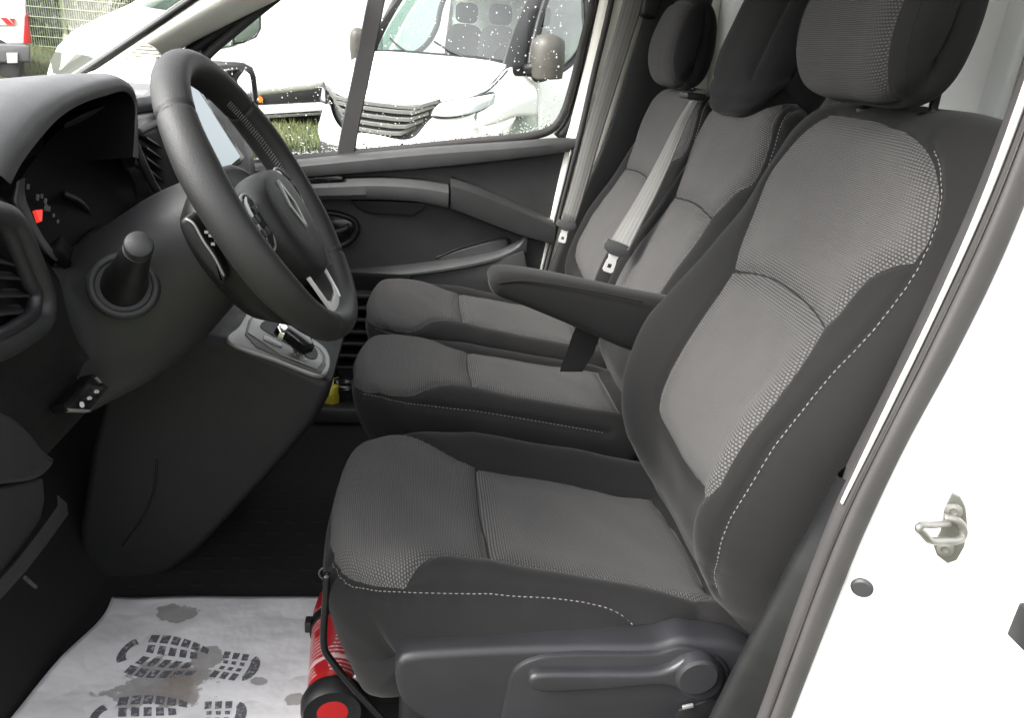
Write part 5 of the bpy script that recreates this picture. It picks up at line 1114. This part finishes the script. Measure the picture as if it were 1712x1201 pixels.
# flanks: wing, door, cargo side
for s_ in (1, -1):
    net('front_wing', [[(s_*.93, .25, .90), (s_*.99, .5, .95), (s_*1.0, .8, 1.0), (s_*1.0, 1.2, 1.0)], [(s_*.92, .30, 1.0), (s_*.985, .5, 1.06), (s_*1.0, .8, 1.15), (s_*1.0, 1.2, 1.2)], [(s_*.87, .30, 1.165), (s_*.905, .55, 1.28), (s_*.89, .8, 1.415), (s_*.96, 1.2, 1.40)]], M['white'], 16, 12, .02)
    net('wing_lower', [[(s_*.99, .48, .32), (s_*1.0, .52, .32), (s_*1.0, .55, .32)], [(s_*.985, .42, .7), (s_*1.0, .5, .7), (s_*1.0, .58, .68)], [(s_*.94, .28, .92), (s_*.99, .52, .96), (s_*1.0, .80, 1.0)]], M['white'], 10, 10, .02)
    net('door', [[(s_*1.0, 1.25, .35), (s_*1.01, 1.7, .35), (s_*1.0, 2.3, .35)], [(s_*1.02, 1.2, .9), (s_*1.03, 1.7, .9), (s_*1.02, 2.3, .9)], [(s_*1.0, 1.15, 1.25), (s_*1.01, 1.7, 1.30), (s_*1.0, 2.3, 1.38)], [(s_*.99, 1.0, 1.35), (s_*.99, 1.7, 1.46), (s_*.98, 2.3, 1.50)]], M['white'], 16, 16, .02)
    net('side_window', [[(s_*.985, 1.05, 1.36), (s_*.985, 1.6, 1.42), (s_*.975, 1.95, 1.60), (s_*.975, 2.1, 1.75)], [(s_*.96, 1.25, 1.75), (s_*.95, 1.6, 1.8), (s_*.95, 1.95, 1.85), (s_*.95, 2.1, 1.9)], [(s_*.88, 1.45, 2.15), (s_*.88, 1.7, 2.18), (s_*.88, 2.0, 2.18), (s_*.88, 2.12, 2.18)]], M['tint_glass'], 12, 12)
    tube('side_window_frame', [TI(s_*.99, 1.05, 1.36), TI(s_*.995, 1.6, 1.42), TI(s_*.985, 1.95, 1.58), TI(s_*.98, 2.12, 1.78), TI(s_*.955, 2.14, 1.95), TI(s_*.89, 2.14, 2.18), TI(s_*.89, 1.7, 2.19), TI(s_*.90, 1.45, 2.14)], .03, M['black'], IV, n=8, samples=60, closed=True)
    net('cargo_side', [[(s_*1.0, 2.3, .35), (s_*1.0, 5.5, .35)], [(s_*1.02, 2.3, 1.0), (s_*1.02, 5.5, 1.0)], [(s_*1.0, 2.3, 1.6), (s_*1.0, 5.5, 1.6)], [(s_*.92, 2.3, 2.3), (s_*.92, 5.5, 2.3)]], M['white'], 8, 12, .02)
    net('screen_pillar', [[(s_*.86, .74, 1.40), (s_*.80, 1.0, 1.75), (s_*.74, 1.42, 2.2)], [(s_*.93, .80, 1.36), (s_*.86, 1.08, 1.75), (s_*.80, 1.48, 2.2)], [(s_*.97, 1.0, 1.36), (s_*.90, 1.2, 1.75), (s_*.84, 1.54, 2.2)]], M['plastic_mid'], 10, 14, .03)
    # wing mirror
    MR = patch('mirror_housing', [[TI(s_*1.10+s_*dx, 1.0+dy, 1.36+dz) for dx, dy, dz in r] for r in [[(.0, 0, .0), (.08, -.03, -.01), (.16, .0, .0), (.17, .06, .01)], [(-.02, .0, .15), (.07, -.06, .15), (.17, -.01, .15), (.18, .06, .15)], [(-.02, 0, .28), (.07, -.05, .29), (.16, -.0, .28), (.17, .06, .28)], [(.0, .04, .31), (.07, .02, .325), (.15, .03, .315), (.16, .07, .30)]]], M['mirror_cap'], IV, 16, 20, .06)
    tube('mirror_bracket', [TI(s_*.97, 1.0, 1.42), TI(s_*1.05, .98, 1.44), TI(s_*1.13, 1.0, 1.46)], .045, M['black'], IV, samples=8)
    for yy in (.95, 4.6):
        c = TI(s_*.90, yy, .36); lathe('wheel', [(0, -.10), (.2, -.10), (.24, -.11), (.33, -.10), (.36, -.06), (.36, .06), (.33, .10), (.24, .11), (.2, .05), (0, .04)], c, TI(s_, 0, 0)-TI(0, 0, 0), M['tyre'], IV, 36)
    net('wheel_arch', [[(s_*1.012, .55, .45), (s_*1.012, .66, .72), (s_*1.012, .95, .83), (s_*1.012, 1.24, .72), (s_*1.012, 1.35, .45)], [(s_*.99, .58, .42), (s_*.99, .69, .68), (s_*.99, .95, .78), (s_*.99, 1.21, .68), (s_*.99, 1.32, .42)], [(s_*.8, .58, .42), (s_*.8, .69, .68), (s_*.8, .95, .78), (s_*.8, 1.21, .68), (s_*.8, 1.32, .42)]], M['black'], 24, 8, .01)
net('roof', [mir([(0, 1.52, 2.28), (.6, 1.53, 2.26), (.82, 1.56, 2.2)]), mir([(0, 2.3, 2.45), (.6, 2.3, 2.44), (.9, 2.3, 2.32)]), mir([(0, 5.5, 2.5), (.6, 5.5, 2.48), (.92, 5.5, 2.3)])], M['white'], 20, 14, .03)
net('windscreen', [mir([(0, .80, 1.46), (.5, .82, 1.46), (.86, .90, 1.43)]), mir([(0, 1.12, 1.86), (.5, 1.14, 1.86), (.80, 1.2, 1.84)]), mir([(0, 1.48, 2.26), (.45, 1.5, 2.25), (.74, 1.52, 2.2)])], M['tint_glass'], 24, 14)
net('scuttle', [mir([(0, .77, 1.445), (.5, .78, 1.445), (.88, .82, 1.42)]), mir([(0, .84, 1.48), (.5, .86, 1.48), (.87, .92, 1.45)])], M['plastic'], 24, 5, .02)
for x0, x1 in ((-.28, -.62), (.42, -.05)):
    tube('wiper', [TI(x0, .80, 1.475), TI((x0+x1)/2, .84, 1.53), TI(x1, .90, 1.60)], .010, M['black'], IV, n=6, samples=10)
net('inner_dash', [mir([(0, .86, 1.42), (.5, .88, 1.42), (.84, .92, 1.4)]), mir([(0, 1.25, 1.46), (.5, 1.25, 1.46), (.84, 1.25, 1.42)]), mir([(0, 1.32, 1.2), (.5, 1.32, 1.2), (.84, 1.32, 1.2)])], M['plastic_mid'], 16, 12)
net('dash_paper', [[(.22, .98, 1.475), (.46, 1.0, 1.475)], [(.30, 1.14, 1.49), (.50, 1.1, 1.49)]], M['panel_white'], 6, 6, .004)
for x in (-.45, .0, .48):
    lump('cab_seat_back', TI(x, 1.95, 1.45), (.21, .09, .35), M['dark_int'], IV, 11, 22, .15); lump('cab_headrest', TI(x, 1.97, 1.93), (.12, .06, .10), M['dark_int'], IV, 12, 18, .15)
net('cab_bulkhead', [[(-.9, 2.28, .4), (.9, 2.28, .4)], [(-.85, 2.28, 2.3), (.85, 2.28, 2.3)]], M['liner'], 4, 4, .02)
tube('cab_steering_wheel', [TI(.48+.19*math.cos(a), 1.42+.07*math.sin(a), 1.48+.17*math.sin(a)) for a in np.linspace(0, 2*math.pi, 17)[:-1]], .016, M['dark_int'], IV, n=8, samples=40, closed=True)
net('number_plate', [[(-.26, -.085, .50), (.26, -.085, .50)], [(-.26, -.085, .60), (.26, -.085, .60)]], M['panel_white'], 4, 4, .008)

# --- long white van side-on behind it
SV = thing('parked_van', 'white van standing side-on far behind, with black side strip and amber marker', 'van', 'white vans parked outside')
YS = 15.0
sd_ = [P(*q, YS) for q in [(300, 190), (300, -330), (420, -420), (900, -420), (900, 165), (545, 186), (430, 193)]]
prism('van_body', sd_, (0, 2.0, 0), M['white'], SV, bev=.12, seg=3)
prism('side_strip', [P(*q, YS-.03) for q in [(425, 150), (546, 146), (543, 170), (425, 176)]], (0, .05, 0), M['black'], SV, bev=.01)
prism('side_step', [P(*q, YS-.12) for q in [(425, 181), (540, 175), (538, 185), (425, 192)]], (0, .14, 0), M['panel_white'], SV, bev=.015)
prism('side_step_edge', [P(*q, YS-.10) for q in [(425, 193), (540, 187), (538, 192), (425, 199)]], (0, .14, 0), M['grille'], SV, bev=.01)
box('door_handle', P(461, 87, YS-.04), (.26, .05, .05), M['grille'], SV, bev=.015)
lathe('door_lock', [(0, .02), (.035, .02), (.04, 0), (0, 0)], P(441, 114, YS-.01), (0, -1, 0), M['grille'], SV, 16)
lathe('side_marker', [(0, .03), (.05, .03), (.055, 0), (0, 0)], P(435, 166, YS-.06), (0, -1, 0), M['orange'], SV, 20)
for px in (500, 760): lathe('wheel', [(0, -.1), (.36, -.1), (.38, -.06), (.38, .1), (.24, .12), (0, .05)], P(px, 199, YS+.35), (0, -1, 0), M['tyre'], SV, 30)
# --- white van ahead, seen past the windscreen pillar
WV = thing('parked_van', 'white van ahead seen through the windscreen, nose and headlight to the left', 'van', 'white vans parked outside')
YW = 9.0
wb = [P(*q, YW) for q in [(72, 165), (71, 140), (75, 118), (82, 95), (92, 76), (115, 52), (165, 26), (215, 4), (262, -30), (330, -85), (420, -140), (640, -170), (640, 120), (520, 150), (300, 175)]]
prism('van_body', wb, (-.1, 1.9, 0), M['white'], WV, bev=.10, seg=4)
prism('headlight', [P(*q, YW-.14) for q in [(84, 100), (92, 86), (120, 88), (150, 94), (165, 104), (150, 122), (110, 128), (88, 122)]], (0, .08, 0), M['lamp_dull'], WV, bev=0)
prism('side_window', [P(*q, YW-.01) for q in [(235, 10), (275, -20), (335, -72), (420, -120), (425, 5), (300, 20)]], (0, .03, 0), M['tint_glass'], WV, bev=.01)
mw = [P(*q, YW-.35) for q in [(388, 26), (396, 14), (428, 12), (437, 20), (437, 48), (430, 62), (408, 72), (388, 76)]]
MH = prism('mirror_housing', mw, (-.04, .16, 0), M['black'], WV, bev=.03, seg=3)
M['mirror_dull'] = plain('mirror_dark_green', (.16, .20, .18), .08, .6)  # dull dark green, for the glass and its bracket
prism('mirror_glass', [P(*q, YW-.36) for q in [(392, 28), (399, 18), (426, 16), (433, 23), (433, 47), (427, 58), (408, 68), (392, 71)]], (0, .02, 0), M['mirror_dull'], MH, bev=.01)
lump('indicator_lens', P(380, 66, YW-.40), (.035, .03, .055), M['lamp_glass'], MH, 6, 12)
prism('mirror_bracket', [P(*q, YW-.30) for q in [(355, 78), (370, 70), (392, 68), (392, 77), (370, 82)]], (0, .2, 0), M['mirror_dull'], WV, bev=.01)
# --- back of a van with red and white board, far left
RV = thing('parked_van', 'back of a white van with red striped board and black bumper at the left edge', 'van', 'white vans parked outside')
YR = 14.0
prism('van_body', [P(*q, YR) for q in [(-120, 80), (-120, -200), (42, -200), (43, 0), (47, 74)]], (-1.35, 2.5, 0), M['white'], RV, bev=.06, seg=3)
prism('rear_bumper', [P(*q, YR-.06) for q in [(-120, 70), (40, 73), (50, 76), (52, 104), (-120, 108)]], (-.28, .5, 0), M['plastic_lit'], RV, bev=.04, seg=3)
prism('number_plate', [P(*q, YR-.09) for q in [(11, 88), (29, 88), (29, 105), (12, 105)]], (0, .02, 0), M['panel_white'], RV, bev=.004)
BD = prism('warning_board', [P(*q, YR-.03) for q in [(-60, 28), (24, 30), (24, 42), (-60, 41)]], (0, .025, 0), M['panel_white'], RV, bev=.003)
for x in (-40, -17, 6):
    prism('red_stripe', [P(*q, YR-.036) for q in [(x-6, 29), (x+5, 29.3), (x+17, 41.4), (x+6, 41.2)]], (0, .006, 0), M['red_lens'], BD, bev=0)
prism('red_stripe', [P(*q, YR-.036) for q in [(15, 30), (24, 30.4), (24, 41.6)]], (0, .006, 0), M['red_lens'], BD, bev=0)
prism('tail_lamp', [P(*q, YR-.03) for q in [(40, 28), (43, 22), (48, 62), (48, 72), (38, 72), (38, 60)]], (0, .1, 0), M['red_lens'], RV, bev=.02, seg=2)
lathe('wheel', [(0, -.1), (.36, -.1), (.38, -.06), (.38, .1), (.24, .12), (0, .05)], P(-4, 103, YR+.1), (0, -1, 0), M['tyre'], RV, 30)
# --- wire mesh fence and hedge
FN = thing('mesh_fence', 'pale green wire mesh fence with square post behind the far left van', 'fence')
M['fence'] = plain('fence_green', (.25, .29, .18), .5); M['hedge_leaf'] = plain('hedge_leaf', (.035, .042, .024), .7); M['hedge_leaf2'] = plain('hedge_twig', (.16, .15, .11), .8)
YF = 20.0; fa, fb = P(-60, 78, YF), P(330, 78, YF); ft = P(30, -260, YF)[2]; fbz = P(60, 80, YF)[2]
V, F = [], []
def wire(p, q, r):
    p, q = np.array(p), np.array(q); d = q-p; d /= np.linalg.norm(d); s_ = np.cross(d, [0, 1, 0]); s_ /= np.linalg.norm(s_); b = len(V)
    for e in (p, q): V.extend([e+s_*r, e+np.array([0, r, 0]), e-s_*r, e-np.array([0, r, 0])])
    for k in range(4): F.append((b+k, b+(k+1) % 4, b+4+(k+1) % 4, b+4+k))
x = fa[0]
while x < fb[0]: wire((x, YF, fbz), (x, YF, ft), .006); x += .05
zz = fbz+.05
while zz < ft:
    wire((fa[0], YF-.01, zz), (fb[0], YF-.01, zz), .010); zz += .21
stuff(mesh_obj('wire_mesh', V, F, M['fence'], FN, smooth=False))
for px in (-55, 111, 290):
    c = P(px, 60, YF+.04); box('fence_post', (c[0], YF+.05, (ft+fbz)/2-.1), (.09, .06, ft-fbz+.4), M['fence'], FN, bev=.005)
box('gravel_board', ((fa[0]+fb[0])/2, YF+.02, fbz-.12), (fb[0]-fa[0], .05, .24), M['plastic_lit'], FN, bev=.01)
V, F = [], []
for k in range(26000):
    x = fa[0]-2+rng.random()*(fb[0]-fa[0]+4); z = fbz-.3+rng.random()*(ft-fbz+.3); y = YF+.6+rng.random()*1.6+.35*math.sin(x*1.7)*math.sin(z*2.1)
    s_ = .05+.06*rng.random(); a, b_ = rng.random()*6.28, rng.random()*3.14; u = np.array([math.cos(a)*math.sin(b_), math.sin(a)*math.sin(b_), math.cos(b_)])*s_; w = np.cross(u, rng.normal(size=3)); w = w/np.linalg.norm(w)*s_*.5; c = np.array([x, y, z]); b = len(V)
    V += [c-u, c+w, c+u, c-w]; F.append((b, b+1, b+2, b+3))
hd = mesh_obj('hedge', V, F, M['hedge_leaf'], None, smooth=False); stuff(hd); hd['label'] = 'dull green hedge behind the mesh fence'
